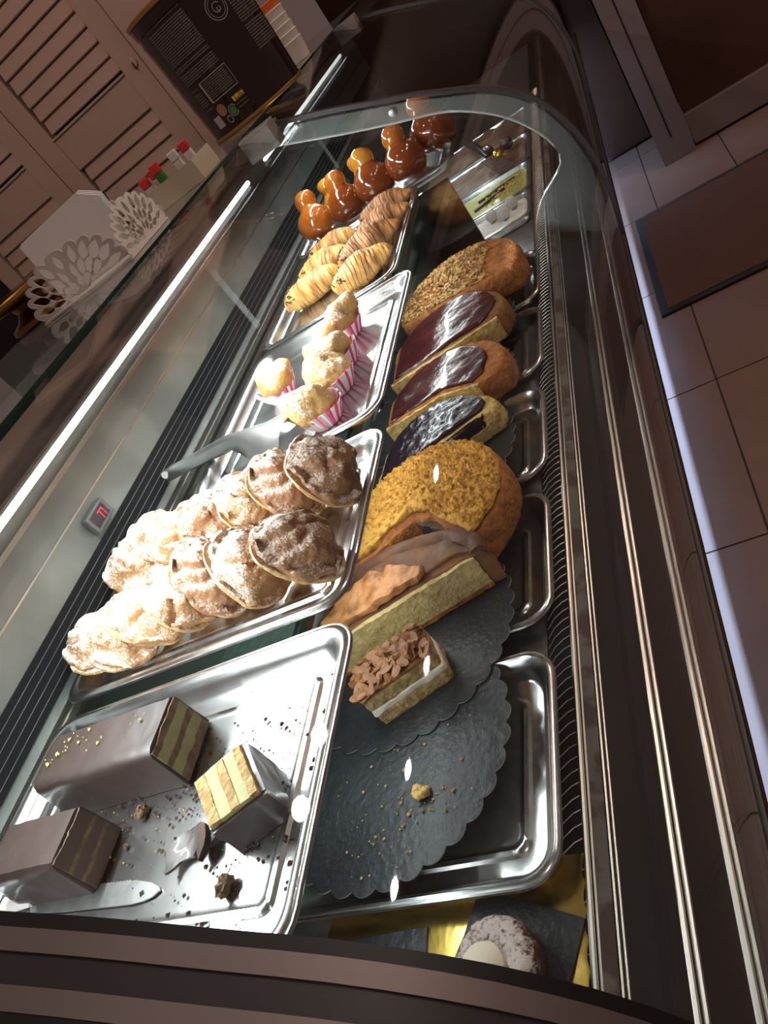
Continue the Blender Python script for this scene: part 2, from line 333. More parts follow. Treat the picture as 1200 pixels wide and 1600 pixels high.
def louvre_door(n, x0, x1, label):
    d = thing('door_%d' % n, label, 'door'); d['kind'] = 'structure'; del d['category']
    d.location = (x0, 2.30, 0); W = x1 - x0; s = 0.070
    box('stile', 0.0, s, 0, 0.035, 0.05, 2.30, 'door', d, 0.0015); box('stile', W - s, W, 0, 0.035, 0.05, 2.30, 'door', d, 0.0015)
    for z0, z1 in ((0.05, 0.16), (1.363, 1.468), (2.2, 2.30)): box('rail', s + 0.0004, W - s - 0.0004, 0.003, 0.035, z0, z1, 'door', d, 0.0015)
    sv = [(0.004, 0.003), (0.008, 0.000), (0.018, 0.0395), (0.014, 0.0418)]
    V, F = rings([[Vector((x, p[0], p[1])) for p in sv] for x in (s + 0.009, W - s - 0.003)])
    first = None
    for base, cnt in ((1.468 + 0.008, 9), (1.363 - 0.0425 * 7, 7)):
        for k in range(cnt):
            z = base + 0.0425 * k
            if first is None: first = obj('slat', V, F, 'door', d, smooth=False, loc=(0, 0, z))
            else:
                c = first.copy(); COL.objects.link(c); c.location = (0, 0, z)
    v, f = join([boxd(s + 0.001, W - s - 0.001, 0.031, 0.035, 0.161, 1.362), boxd(s + 0.001, W - s - 0.001, 0.031, 0.035, 1.469, 2.199)]); obj('shade_backing', v, f, 'gap', d, smooth=False)  # near-black sheet that paints the shade between the slats
    v, f = boxd(s, W - s, -0.003, 0.004, 1.464, 1.470); obj('ledge_bead', v, f, 'door', d, smooth=False)
    return d
dd = louvre_door(3, -1.557, -1.092, 'pinkish painted louvred door behind the tub')
louvre_door(4, -2.026, -1.561, 'pinkish painted louvred door at the left edge')
k = thing('key_escutcheon', 'round key plate with a small key in the louvred door', 'lock', (-1.118, 2.298, 1.47))
v, f = lathed([(0.013, 0), (0.013, 0.002), (0.010, 0.003)], 20); obj('plate', [(a.x, -a.z, a.y) for a in v], f, 'door', k)
box('key', -0.002, 0.002, -0.006, -0.003, -0.018, 0.002, 'brass', k)
jr = box('trim_3', -1.086, -0.90, 2.29, 2.34, 0.02, 2.3, 'door', bevel=0.002); struct(jr, 'pinkish door frame post')

# ---------------------------------------------------------------- display case shell
PROF = [(-0.640, 1.206), (-0.590, 1.194), (-0.532, 1.174), (-0.470, 1.149), (-0.400, 1.118), (-0.340, 1.092), (-0.290, 1.066), (-0.240, 1.040), (-0.200, 1.011), (-0.168, 0.977), (-0.145, 0.938), (-0.130, 0.895), (-0.121, 0.850), (-0.118, 0.805), (-0.121, 0.760), (-0.127, 0.715), (-0.133, 0.672)]
PROF = smooth_poly(PROF, 40, closed=False)
Y0, Y1, Y2, Y3 = 0.104, 1.500, 2.480, 3.300
case = thing('display_case', 'long refrigerated pastry display case with curved front glass', 'display case', (0, 0, 0))
def glass_sheet(name, y0, y1):
    v, f = swept(PROF, y0, y1, 0.005); n = len(PROF); idx = []
    o = obj(name, v, f, 'glass', case); return o
glass_sheet('curved_glass', 0.1150, Y1 - 0.003); glass_sheet('curved_glass', Y1 + 0.003, Y2 - 0.003); glass_sheet('curved_glass', Y2 + 0.003, Y3)
def prof_off(d): 
    P = [Vector((x, 0, z)) for x, z in PROF]; out = []
    for i, p in enumerate(P):
        t = (P[min(i + 1, len(P) - 1)] - P[max(i - 1, 0)]).normalized(); q = p + Vector((-t.z, 0, t.x)) * d; out.append((q.x, q.z))
    return out
for yj in (Y1, Y2):
    v, f = swept(prof_off(0.0015), yj - 0.006, yj + 0.006, 0.008); obj('joint_gasket', v, f, 'groove', case)
    v, f = swept(prof_off(0.0035), yj + 0.001, yj + 0.0045, 0.0015); obj('joint_bead', v, f, 'alu', case)
# inner clear rib that stiffens the glass at each joint
def rib(y):
    inner = [(-0.690, 1.135), (-0.604, 1.163), (-0.540, 1.135), (-0.476, 1.107), (-0.390, 1.072), (-0.298, 1.035), (-0.225, 0.979), (-0.181, 0.918), (-0.165, 0.869), (-0.175, 0.842), (-0.224, 0.811), (-0.250, 0.785), (-0.264, 0.760), (-0.268, 0.742)]
    inn = smooth_poly(inner[1:], 40, closed=False); out = [p for p in prof_off(-0.008)]
    outr = [p for p in out if p[0] > -0.62]; outr = [(q[0], q[1]) for q in smooth_poly(outr, 40, closed=False)]
    V, F = [], []
    for yy in (y, y + 0.005):
        for a, b in zip(inn, outr): V += [(a[0], yy, a[1]), (b[0], yy, b[1])]
    for i in range(39):
        a = 2 * i; F.append((a, a + 1, a + 3, a + 2)); a += 80; F.append((a, a + 2, a + 3, a + 1))
    obj('glass_rib', V, F, 'rib', case)
    ed = [(p[0], y + 0.0025, p[1]) for p in inn]; v, f = tubed(ed, 0.0022, 6); obj('rib_edge', v, f, mat_edge, case)
mat_edge = mat('pale_glass_edge', (0.62, 0.66, 0.66), 0.15, 0.2, coat=0.5)
rib(Y1 + 0.012)
v, f = lathed([(0.007, 0), (0.007, 0.004), (0.004, 0.005)], 14); obj('screw_head', [(a.x - 0.383, Y1 + 0.010 - a.z, a.y + 1.090) for a in v], f, 'steel', case)
# near end frame
for a, b, m, d in ((0.1080, 0.1145, 'black', 0.0015), (0.0980, 0.1079, 'framesteel', 0.0020), (0.0850, 0.0979, 'groove', 0.0005), (0.0750, 0.0849, 'framesteel', 0.0020), (0.068, 0.0749, 'black', 0.0015)):
    v, f = swept(prof_off(d), a, b, 0.010); obj('end_frame_band', v, f, m, case)
v, f = swept(prof_off(0.0012), 0.0962, 0.0974, 0.002); obj('frame_bead', v, f, 'black', case)
# end panel
out = prof_off(-0.012); poly = [(-0.640, 0.74)] + out + [(-0.22, 0.735), (-0.30, 0.735)]
V = [(x, yy, z) for yy in (0.072, 0.100) for x, z in poly]; n = len(poly)
F = [tuple(range(n)), tuple(range(2 * n - 1, n - 1, -1))] + [(i, (i + 1) % n, n + (i + 1) % n, n + i) for i in range(n)]
obj('end_panel', V, F, 'steel', case, smooth=False)
# top shelf plate, body, deck, rear wall
box('deck', -0.82, -0.284, Y0, Y3, 0.715, 0.735, 'steel', case)
for x in (-0.60, -0.625): box('deck_rail', x - 0.004, x + 0.004, 0.12, Y3, 0.7351, 0.741, 'alu', case)
box('rear_wall', -0.86, -0.8205, Y0, Y3, 0.70, 1.198, 'wallsteel', case)
v, f = join([boxd(-0.8204, -0.8165, Y0, Y3, 1.0835, 1.0905), boxd(-0.8204, -0.8185, Y0, Y3, 1.0395, 1.0420)]); obj('wall_seam', v, f, 'alu', case, smooth=False)
box('vent_panel', -0.8204, -0.8185, Y0, Y3, 0.943, 0.992, 'ventblack', case)
for k in range(4): box('vent_bar', -0.8184, -0.8172, Y0, Y3, 0.9515 + k * 0.0105, 0.9520 + k * 0.0105, 'wallsteel', case)
box('rear_ledge', -0.8204, -0.795, Y0, Y3, 0.923, 0.931, 'steel', case)
v, f = join([boxd(-0.806, -0.803, Y0, Y3, 0.9311, 0.936), boxd(-0.799, -0.797, Y0, Y3, 0.9311, 0.936)]); obj('ledge_track', v, f, 'alu', case, smooth=False)
box('body', -0.86, -0.36, Y0 - 0.03, Y3, 0.02, 0.70, 'ledge', case)
v, f = join([boxd(-0.36, -0.14, Y0 - 0.03, Y3, 0.648, 0.652), boxd(-0.292, -0.290, Y0 - 0.03, Y3, 0.355, 0.648)]); obj('light_cutoff_skirt', v, f, 'ledge', case, smooth=False)  # hanging plate is unseen, added to cut the blue light's edge on the floor
box('kick_light_strip', -0.341, -0.329, 0.2, Y3, 0.604, 0.610, 'ledblue', case)
box('top_plate', -1.02, -0.642, Y0 - 0.03, Y3 - 0.4, 1.204, 1.2135, 'topglass', case)
box('top_plate_edge', -0.6419, -0.6400, Y0 - 0.03, Y3 - 0.4, 1.2035, 1.2138, 'greenedge', case)
# LED profile below top plate
v, f = swept([(-0.700, 1.200), (-0.690, 1.180), (-0.680, 1.166), (-0.666, 1.160), (-0.652, 1.161)], Y0, Y3, 0.003); obj('lamp_channel', v, f, 'framesteel', case)
v, f = lathed([(0.0040, 0), (0.0040, 1)], 12)
for y0, y1, m in ((0.125, 1.43, 'led'), (1.56, 2.44, 'leddim')):
    obj('led_tube', [(-0.660 + a.x, y0 + (y1 - y0) * a.z, 1.152 + a.y) for a in v], f, m, case)
# hinges at joints
for yj in (Y1, Y2):
    box('hinge_block', -0.640, -0.570, yj - 0.050, yj - 0.008, 1.168, 1.212, 'hinge', case, 0.002)
    box('hinge_block', -0.640, -0.585, yj + 0.008, yj + 0.048, 1.172, 1.2015, 'framesteel', case, 0.002)
# front ledge with rails and grille
v, f = swept([(-0.236, 0.731), (-0.134, 0.668)], Y0, Y3, 0.004); obj('front_ledge', v, f, 'ledge', case, smooth=False)
v, f = swept([(-0.248, 0.7375), (-0.238, 0.733)], Y0, Y3, 0.004); obj('stained_strip', v, f, 'tape', case, smooth=False)
def rail(x, z, r=0.0028, name='front_rail'):
    v, f = join([tubed([(x - r, Y0, z), (x - r, Y3, z)], r, 8), tubed([(x + r * 0.9, Y0, z - r * 0.7), (x + r * 0.9, Y3, z - r * 0.7)], r * 0.75, 8)]); obj(name, v, f, 'alu', case)
rail(-0.2515, 0.7375, 0.0028); rail(-0.2335, 0.7335, 0.0020); rail(-0.1915, 0.708, 0.0032); rail(-0.1558, 0.687, 0.0032)
v, f = swept([(-0.139, 0.676), (-0.128, 0.672), (-0.127, 0.664), (-0.136, 0.660)], Y0, Y3, 0.003); obj('glass_foot_channel', v, f, 'black', case)
v, f = tubed([(-0.1265, Y0, 0.668), (-0.1265, Y3, 0.668)], 0.0016, 8); obj('foot_bead', v, f, 'brass', case)
gr = box('air_grille', -0.2838, -0.2545, Y0, Y3, 0.722, 0.7345, 'ventblack', case)
sv, sf = join([tubed([(-0.2825, 0.0, 0.7352), (-0.275, 0.011, 0.7360), (-0.265, 0.0185, 0.7360), (-0.2560, 0.0220, 0.7352)], 0.0006, 4)])
s0 = None
for i in range(200):
    y = 0.12 + i * 0.0125
    if s0 is None: s0 = obj('grille_slat', sv, sf, 'alu', gr, loc=(0, y, 0))
    else:
        c = s0.copy(); COL.objects.link(c); c.location = (0, y, 0)
# middle glass shelf on brackets
shelf = thing('glass_shelf', 'clear glass shelf with green edge carrying the rear trays', 'shelf', (0, 0, 0))
box('pane', -0.792, -0.4582, 0.13, 2.44, 0.912, 0.9198, 'shelfglass', shelf)
for y0_, y1_, m_ in ((0.17, 1.63, 'ledshelf'), (1.67, 2.33, 'ledshelf')):
    hs = box('lamp_housing', -0.474, -0.4592, y0_, y1_, 0.9015, 0.9117, 'framesteel', shelf); box('led_strip', -0.470, -0.462, y0_, y1_, 0.8995, 0.9014, m_, hs)
box('green_edge', -0.4580, -0.4566, 0.13, 2.44, 0.9118, 0.9199, 'greenshelf', shelf)
for y in (0.447, 1.36, 2.3):
    if y > 1: v, f = swept([(-0.80, 0.935), (-0.80, 1.06), (-0.797, 1.09), (-0.788, 1.11)], y - 0.009, y + 0.009, 0.004)
    if y > 1: obj('bracket_upright', v, f, 'rib', shelf)
    box('bracket_arm', -0.80, -0.50, y - 0.005, y + 0.005, 0.898, 0.9118, 'alu', shelf)
# temperature display
th = thing('temperature_display', 'small grey thermometer display with red digits on rear wall', 'thermometer', (-0.8180, 0.7185, 1.0145))
box('housing', -0.002, 0.008, -0.025, 0.025, -0.0135, 0.0135, 'lightgrey', th, 0.0015)
scr = box('screen', 0.0080, 0.0088, -0.019, 0.017, -0.0085, 0.0095, 'screen', th)
def seven(y):
    return [boxd(0.0089, 0.0093, y, y + 0.0055, 0.0050, 0.0062), boxd(0.0089, 0.0093, y + 0.0045, y + 0.0056, -0.001, 0.0055), boxd(0.0089, 0.0093, y + 0.0040, y + 0.0051, -0.0070, -0.0020)]
v, f = join(seven(-0.003) + seven(0.0045)); obj('digits', v, f, 'digit', scr, smooth=False)
# mirror partition under shelf
tag(box('steel_divider', -0.80, -0.387, 1.622, 1.626, 0.7355, 0.9105, 'mirror'), 'upright dark mirror-finish divider behind the sesame cake', 'divider')

# ---------------------------------------------------------------- trays
def tray(x0, x1, y0, y1, zf, depth, label, m='tray', r=0.032, lip=0.012, group=None, ridge=True):
    cx, cy = (x0 + x1) / 2, (y0 + y1) / 2; hx, hy = (x1 - x0) / 2, (y1 - y0) / 2
    t = thing('serving_tray', label, 'tray', (cx, cy, zf), group=group)
    prof = [(0.0006, depth - 0.005), (0.0, depth - 0.002), (0.002, depth), (lip * 0.55, depth + 0.0005), (lip, depth - 0.003), (lip + 0.004, depth * 0.55), (lip + 0.009, 0.0025), (lip + 0.013, 0.0005)]
    if ridge: prof += [(lip + 0.026, 0.0004), (lip + 0.0285, 0.0032), (lip + 0.033, 0.0034), (lip + 0.036, 0.0006), (lip + 0.040, 0.0004)]
    rs = []
    for ins, z in prof:
        rs.append([Vector((x, y, z)) for x, y in rrect(-hx + ins, hx - ins, -hy + ins, hy - ins, max(0.006, r - ins * 0.55))])
    o = obj('pan', *rings(rs, cap0=False), m, t)
    s = o.modifiers.new('sheet', 'SOLIDIFY'); s.thickness = 0.0008; s.offset = -1
    rim = rrect(-hx, hx, -hy, hy, r); v, f = tubed([(x, y, depth - 0.003) for x, y in rim] + [(rim[0][0], rim[0][1], depth - 0.003)], 0.0022, 6); obj('rolled_rim', v, f, m, t)
    return t
ZS = 0.9215
tray(-0.790, -0.367, 0.150, 0.428, ZS, 0.020, 'steel tray with chocolate cake bars and knife, nearest on the shelf')
tray(-0.803, -0.383, 0.453, 0.729, ZS, 0.020, 'steel tray full of sugared turnovers, second on the shelf')
tray(-0.735, -0.398, 0.765, 1.168, ZS, 0.020, 'steel tray holding cream puffs and tongs, third on the shelf')
tray(-0.735, -0.437, 1.185, 1.600, ZS, 0.020, 'steel tray of ridged flaky pastries, fourth on the shelf')
tray(-0.775, -0.358, 1.612, 1.900, ZS, 0.020, 'steel tray of glazed babas, farthest on the shelf')
for y0, y1, l in ((0.258, 0.489, 'dull steel tray under the empty black cake board'), (0.528, 0.736, 'dull steel tray beside the cheesecake and yellow crumb cake'), (0.768, 0.970, 'dull steel tray beside the blueberry tart'), (1.012, 1.218, 'dull steel tray beside the two red jam cakes'), (1.242, 1.446, 'dull steel tray beside the sesame cake')):
    tray(-0.590, -0.266, y0, y1, 0.7362 if y0 > 0.3 else 0.7405, 0.022, l, 'tray_dull', 0.035, 0.008)

# ---------------------------------------------------------------- tray 1: chocolate bars
def layered_bar(name, label, x0, x1, y0, y1, z0, z1, layers, group):
    """coated bar, cut end (with layers) on the +X side"""
    t = thing(name, label, 'cake', ((x0 + x1) / 2, (y0 + y1) / 2, z0), group=group)
    hx, hy, h = (x1 - x0) / 2, (y1 - y0) / 2, z1 - z0
    sec = [(-hy - 0.002, 0), (hy + 0.002, 0), (hy, h * 0.9), (hy - 0.004, h), (-hy + 0.004, h), (-hy, h * 0.9)]
    sec = resample(sec, 40); rs = []
    for i in range(25):
        x = -hx + 2 * hx * i / 24; s = 0.90 if i == 0 else 1.0
        rs.append([Vector((x, y * s, z * (0.96 if i == 0 else 1))) for y, z in sec])
    v, f = rings(rs); v = jitter(v, 0.0013, 45, 3, lambda q: 1.0 if q.x < hx - 0.002 else 0.25); v = [Vector((q.x, q.y, max(0.0004, q.z))) for q in v]
    obj('chocolate_coating', v, f, 'choc', t)
    z = 0.003; tot = h - 0.0055
    for nm, m, fr in layers:
        dz = tot * fr; gy = 14
        V = [Vector((xx, -hy + 0.0022 + (2 * hy - 0.0044) * i / gy, zz)) for xx in (hx - 0.003, hx + 0.0025) for i in range(gy + 1) for zz in (z, z + dz)]
        F = []; n = gy + 1
        for i in range(gy):
            a = 2 * i; b = a + 2 * n; F += [(a, a + 2, a + 3, a + 1), (b, b + 1, b + 3, b + 2), (a + 1, a + 3, b + 3, b + 1), (a, b, b + 2, a + 2)]
        F += [(0, 1, 2 * n + 1, 2 * n), (2 * gy, 2 * n + 2 * gy, 2 * n + 2 * gy + 1, 2 * gy + 1)]
        V = [q + noise.noise_vector(q * 230) * 0.0009 + Vector((0, 0, noise.noise(q * 70) * 0.0016)) for q in V]
        obj(nm, V, F, m, t); z += dz
    return t
L_green = [('sponge_layer', 'darksponge', 0.2), ('cream_layer', 'shadecream', 0.25), ('sponge_layer', 'darksponge', 0.15), ('cream_layer', 'shadecream', 0.25), ('sponge_layer', 'darksponge', 0.15)]  # cut end turned from the lamp, its shade painted into the cream colour
L_brown = [('cream_layer', 'brownlayer', 0.28), ('sponge_layer', 'darksponge', 0.08), ('cream_layer', 'brownlayer', 0.24), ('sponge_layer', 'darksponge', 0.08), ('cream_layer', 'brownlayer', 0.32)]
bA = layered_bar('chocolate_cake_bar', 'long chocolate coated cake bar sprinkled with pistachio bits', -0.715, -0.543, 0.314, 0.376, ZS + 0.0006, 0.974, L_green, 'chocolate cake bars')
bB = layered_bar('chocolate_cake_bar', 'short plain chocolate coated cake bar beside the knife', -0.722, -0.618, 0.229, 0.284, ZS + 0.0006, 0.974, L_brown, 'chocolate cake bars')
pts = []
for x, y, n in ((-0.060, 0.000, 9), (-0.045, 0.012, 7), (-0.02, 0.010, 4), (0.0, 0.000, 4), (0.05, 0.012, 4), (-0.07, -0.012, 5)):
    for _ in range(n):
        c = Vector((x + random.gauss(0, 0.006), max(-0.026, min(0.026, y + random.gauss(0, 0.006))), 0.0535)); s = random.choice((0.0008, 0.0010, 0.0020))
        pts.append(([c + Vector(p) * s for p in ((1, 0, 0), (0, 1, 0), (-1, 0, 0), (0, -1, 0), (0, 0, 1), (0, 0, -1))], [(0, 1, 4), (1, 2, 4), (2, 3, 4), (3, 0, 4), (1, 0, 5), (2, 1, 5), (3, 2, 5), (0, 3, 5)]))
stuff(obj('pistachio_bits', *join(pts), mat('pistachio_bit', (0.40, 0.34, 0.10), 0.8), bA, smooth=False))
# slice lying on its side
sl = thing('cake_slice', 'cut layered slice of chocolate coated cake lying on its side', 'cake', (0, 0, 0), group='chocolate cake bars')
P = [Vector((-0.489, 0.285, 0)), Vector((-0.444, 0.314, 0)), Vector((-0.404, 0.262, 0)), Vector((-0.450, 0.238, 0))]
def bil(u, v_): return P[0].lerp(P[1], v_).lerp(P[3].lerp(P[2], v_), u)
zb, zt = ZS + 0.0006, 0.959
# coating band around three sides (long edges u=const, v=...)
def slab(name, u0, u1, v0, v1, z0, z1, m, seed=1, nn=8):
    V, F = [], []
    rs = []
    for k in range(nn + 1):
        z = z0 + (z1 - z0) * k / nn; ring = []
        for (ua, va), (ub, vb) in (((u0, v0), (u1, v0)), ((u1, v0), (u1, v1)), ((u1, v1), (u0, v1)), ((u0, v1), (u0, v0))):
            for s in range(nn): 
                q = bil(ua + (ub - ua) * s / nn, va + (vb - va) * s / nn); ring.append(Vector((q.x, q.y, z)))
        rs.append(ring)
    v, f = rings(rs); v = [Vector((a.x, a.y, max(zb, a.z))) for a in jitter(v, 0.0009, 120, seed)]
    return obj(name, v, f, m, sl)
slab('chocolate_coating', 0.94, 1.0, 0.0, 1.0, zb, zt - 0.004, 'choc', 1); slab('chocolate_coating', 0.0, 0.94, 0.91, 1.0, zb, zt - 0.003, 'choc', 2); slab('chocolate_coating', 0.0, 0.94, 0.0, 0.03, zb, zt - 0.002, 'choc', 4); slab('chocolate_coating', 0.0, 0.04, 0.03, 0.91, zb, zt - 0.001, 'choc', 6)
for a, b, m, nm in ((0.03, 0.22, 'sponge', 'sponge_layer'), (0.22, 0.43, 'pistachio', 'cream_layer'), (0.43, 0.58, 'sponge', 'sponge_layer'), (0.58, 0.77, 'pistachio', 'cream_layer'), (0.77, 0.91, 'sponge', 'sponge_layer')):
    slab(nm, 0.04, 0.94, a, b, zb + 0.001, zt + (0.0006 if m == 'sponge' else 0), m, int(a * 50))
# broken shell, crumbs, knife
sh = thing('chocolate_shard', 'broken curved flake of chocolate coating on the steel tray', 'chocolate', (-0.508, 0.247, ZS + 0.001), (0, 0, 0.4))
def shard(name, out, th, curl, seed, m='choc'):
    o2 = resample(out, 26); cx = sum(p[0] for p in o2) / 26; cy = sum(p[1] for p in o2) / 26; rs = []
    for s, zz in ((0.02, 0), (0.4, 0), (0.75, 0), (1, 0), (1, th), (0.75, th), (0.4, th), (0.02, th)):
        rs.append([Vector((cx + (x - cx) * s, cy + (y - cy) * s, zz + 0.0025 + curl * ((cx + (x - cx) * s) ** 2))) for x, y in o2])
    v, f = rings(rs); return obj(name, jitter(v, 0.0015, 90, seed), f, m, sh)
shard('flake', [(-0.020, -0.012), (-0.006, -0.006), (0.006, -0.010), (0.018, 0.0), (0.016, 0.016), (-0.004, 0.020), (-0.018, 0.012)], 0.003, 14, 2)
shard('flake_edge', [(0.014, -0.020), (0.024, -0.014), (0.026, 0.006), (0.019, 0.012), (0.013, -0.002)], 0.006, 8, 5, 'choccut')
def crumbs(name, label, cat, n, f_pos, m, smin, smax, seed):
    random.seed(seed); ps = []
    for _ in range(n):
        c = Vector(f_pos()); s = random.uniform(smin, smax) * random.choice((0.5, 0.6, 1)); a = random.uniform(0, 6)
        q = [Vector((math.cos(a), math.sin(a), 0)), Vector((-math.sin(a), math.cos(a), 0.1)), Vector((-math.cos(a), -math.sin(a) * 0.7, 0)), Vector((math.sin(a) * 0.8, -math.cos(a), 0)), Vector((0, 0, 0.9)), Vector((0, 0, -0.6))]
        ps.append(([c + p * s + Vector((0, 0, 0.55 * s)) for p in q], [(0, 1, 4), (1, 2, 4), (2, 3, 4), (3, 0, 4), (1, 0, 5), (2, 1, 5), (3, 2, 5), (0, 3, 5)]))
    o = obj(name, *join(ps), m, smooth=False); o['label'] = label; o['category'] = cat; return stuff(o)
spots = [(-0.475, 0.335, 0.030), (-0.44, 0.28, 0.045), (-0.56, 0.285, 0.03), (-0.43, 0.24, 0.02), (-0.50, 0.22, 0.04), (-0.62, 0.30, 0.02), (-0.40, 0.33, 0.03)]
def fp():
    x, y, s = random.choice(spots); return (max(-0.74, min(-0.395, random.gauss(x, s))), max(0.185, min(0.395, random.gauss(y, s))), ZS + 0.0018)
crumbs('dark_crumbs', 'scattered dark chocolate crumbs on the nearest steel tray', 'crumbs', 260, fp, M['choccut'], 0.0010, 0.0034, 3)
crumbs('pale_crumbs', 'scattered pale sponge crumbs on the nearest steel tray', 'crumbs', 60, fp, M['sponge'], 0.0007, 0.0022, 4)
for i, (x, y, lab) in enumerate(((-0.455, 0.213, 'small chunk of chocolate cake near the tray edge'), (-0.590, 0.294, 'crumbled pale chunk between the two chocolate bars'), (-0.480, 0.265, 'dark crumb lump beside the broken chocolate flake'))):
    bm = bmesh.new(); bmesh.ops.create_icosphere(bm, subdivisions=3, radius=0.008)
    for q in bm.verts: q.co = Vector((q.co.x * 0.7, q.co.y * 1.2, q.co.z * 0.6)) * (1, 0.7, 0.9)[i] + noise.noise_vector(q.co * 260 + Vector((i, 0, 0))) * 0.004
    me = bpy.data.meshes.new('cake_chunk'); bm.to_mesh(me); bm.free(); me.materials.append(M[('darksponge', 'darksponge', 'choccut')[i]])
    o = bpy.data.objects.new('cake_chunk', me); link(o); zmin = min(q.co.z for q in me.vertices); o.location = (x, y, ZS + 0.001 - zmin); tag(o, lab, 'cake crumb')
kn = thing('knife', 'serrated steel knife lying on the nearest tray', 'knife', (-0.532, 0.2215, ZS + 0.002), (0, 0, math.radians(177)))
pr = [(0.0, 0.0015), (0.006, 0.006), (0.016, 0.009), (0.03, 0.0105), (0.12, 0.0115), (0.17, 0.010), (0.175, 0.006), (0.175, -0.006), (0.17, -0.009)] + [(0.165 - 0.0021 * i, -0.0098 + (0.0012 if i % 2 else 0)) for i in range(60)] + [(0.035, -0.0088), (0.014, -0.0055), (0.004, -0.002)]
n = len(pr); V = [(x, y, 0.0) for x, y in pr] + [(x, y, 0.0014) for x, y in pr]
obj('blade', V, [tuple(range(n)), tuple(range(2 * n - 1, n - 1, -1))] + [(i, (i + 1) % n, n + (i + 1) % n, n + i) for i in range(n)], 'steel', kn, smooth=False)
v, f = tubed([(0.172, 0, 0.004), (0.19, 0, 0.005), (0.215, 0.001, 0.005)], [0.006, 0.009, 0.008], 10, 0.5); obj('handle', v, f, 'white', kn)

# ---------------------------------------------------------------- tray 2: sugared turnovers
def turnover(seed, m, open_mouth):
    random.seed(seed); N = 72
    t = thing('sugared_turnover', '', 'pastry', group='sugared turnovers')
    def shape(rx, ry, layers, zoff, sd, amp, lobe=0.0, lobe_z=False):
        rs = []
        for s, z in layers:
            ring = []
            for j in range(N):
                a = 2 * PI * j / N; k = 1 + 0.05 * math.sin(3 * a + sd) + lobe * math.cos(a)
                ring.append(Vector((rx * s * k * math.cos(a), ry * s * k * math.sin(a), z + zoff)))
            rs.append(ring)
        v, f = rings(rs)
        v = [q + noise.noise_vector(q * 38 + Vector((sd, 0, 0))) * amp + noise.noise_vector(q * 140 + Vector((sd, 5, 0))) * amp * 0.34 + Vector((0, 0, -(1 if lobe_z else 0) * 0.007 * max(0, 0.22 - abs(noise.noise(Vector((q.x * 30, q.y * 55, 0)) + Vector((sd, 3, 0))))) / 0.22)) for q in v]
        return v, f
    dome = [(0.2, 0.004), (0.90, 0.003), (1.0, 0.004), (1.02, 0.007), (0.97, 0.0105), (0.88, 0.012), (0.80, 0.016), (0.74, 0.022), (0.70, 0.0255), (0.66, 0.028), (0.60, 0.031), (0.54, 0.0335), (0.46, 0.0355), (0.38, 0.037), (0.29, 0.038), (0.2, 0.0385), (0.11, 0.039), (0.02, 0.039)]
    obj('upper_shell', *shape(0.046, 0.040, dome, 0.002, seed, 0.0050, lobe_z=True), m, t)
    lip = [(0.05, -0.0075), (0.7, -0.0065), (0.95, -0.004), (1.02, 0.0), (1.0, 0.003), (0.9, 0.0035), (0.1, 0.0035)]
    obj('lower_lip', *shape(0.047, 0.041, lip, 0.0, seed + 11, 0.0030), 'lip', t)
    if open_mouth:
        folds = []
        for k in range(3):
            pa = [(0.043 * math.cos(a) * (1 - 0.05 * k), 0.038 * math.sin(a) * (1 - 0.05 * k), 0.004 + 0.004 * k + 0.0015 * math.sin(5 * a + k)) for a in [2.2 + 2.0 * i / 14 for i in range(15)]]
            folds.append(tubed(pa, 0.0022, 6))
        obj('flaky_layers', *join(folds), 'flake', t)
    return t
tv = [turnover(1, 'sug1', False), turnover(2, 'sug1', True), turnover(3, 'sug2', True), turnover(4, 'sug2', False), turnover(5, 'sug1', False)]
used = [False] * 5
row = [(-0.757, 0.653, 0, 28, 'sugar-white turnover at the left end of the rear row'), (-0.714, 0.678, 4, 38, 'second sugared turnover from the left in the rear row'), (-0.655, 0.645, 1, 44, 'pale split turnover, third from left in the rear row'), (-0.603, 0.655, 2, 46, 'ridged brown turnover in the middle of the rear row'), (-0.533, 0.649, 1, 54, 'turnover with flaky open layers, fifth in the rear row'), (-0.477, 0.651, 3, 56, 'rounded brown sugared turnover, sixth in the rear row'), (-0.417, 0.637, 2, 64, 'torn brown turnover at the right end of the rear row'),
       (-0.757, 0.526, 1, 22, 'sugar-white turnover with dark filling, left end of front row'), (-0.704, 0.515, 0, 36, 'second sugared turnover from the left in the front row'), (-0.652, 0.521, 4, 48, 'third sugared turnover from the left in the front row'), (-0.596, 0.525, 0, 54, 'wide sugary turnover in the middle of the front row'), (-0.549, 0.537, 3, 60, 'thin brown turnover, fifth in the front row'), (-0.492, 0.525, 4, 60, 'folded brown turnover, sixth in the front row'), (-0.428, 0.522, 3, 52, 'smooth domed turnover at the right end of the front row')]
random.seed(21)
for x, y, k, tilt, lab in row:
    a = math.radians(tilt); cz = ZS + 0.003 + 0.045 * math.sin(a) * 0.98 + 0.006 * math.cos(a)
    R = Matrix.Rotation(random.uniform(-0.45, 0.1), 3, 'Z') @ Matrix.Rotation(a, 3, 'Y') @ Matrix.Rotation(random.uniform(-0.4, 0.4), 3, 'Z')
    # base of dome sits a little left of the centre
    loc = (x - 0.016 * math.sin(a), y, cz); rot = R.to_euler()
    if not used[k]: used[k] = True; tv[k].location = loc; tv[k].rotation_euler = rot; tv[k]['label'] = lab
    else: copy_thing(tv[k], loc, rot, lab)

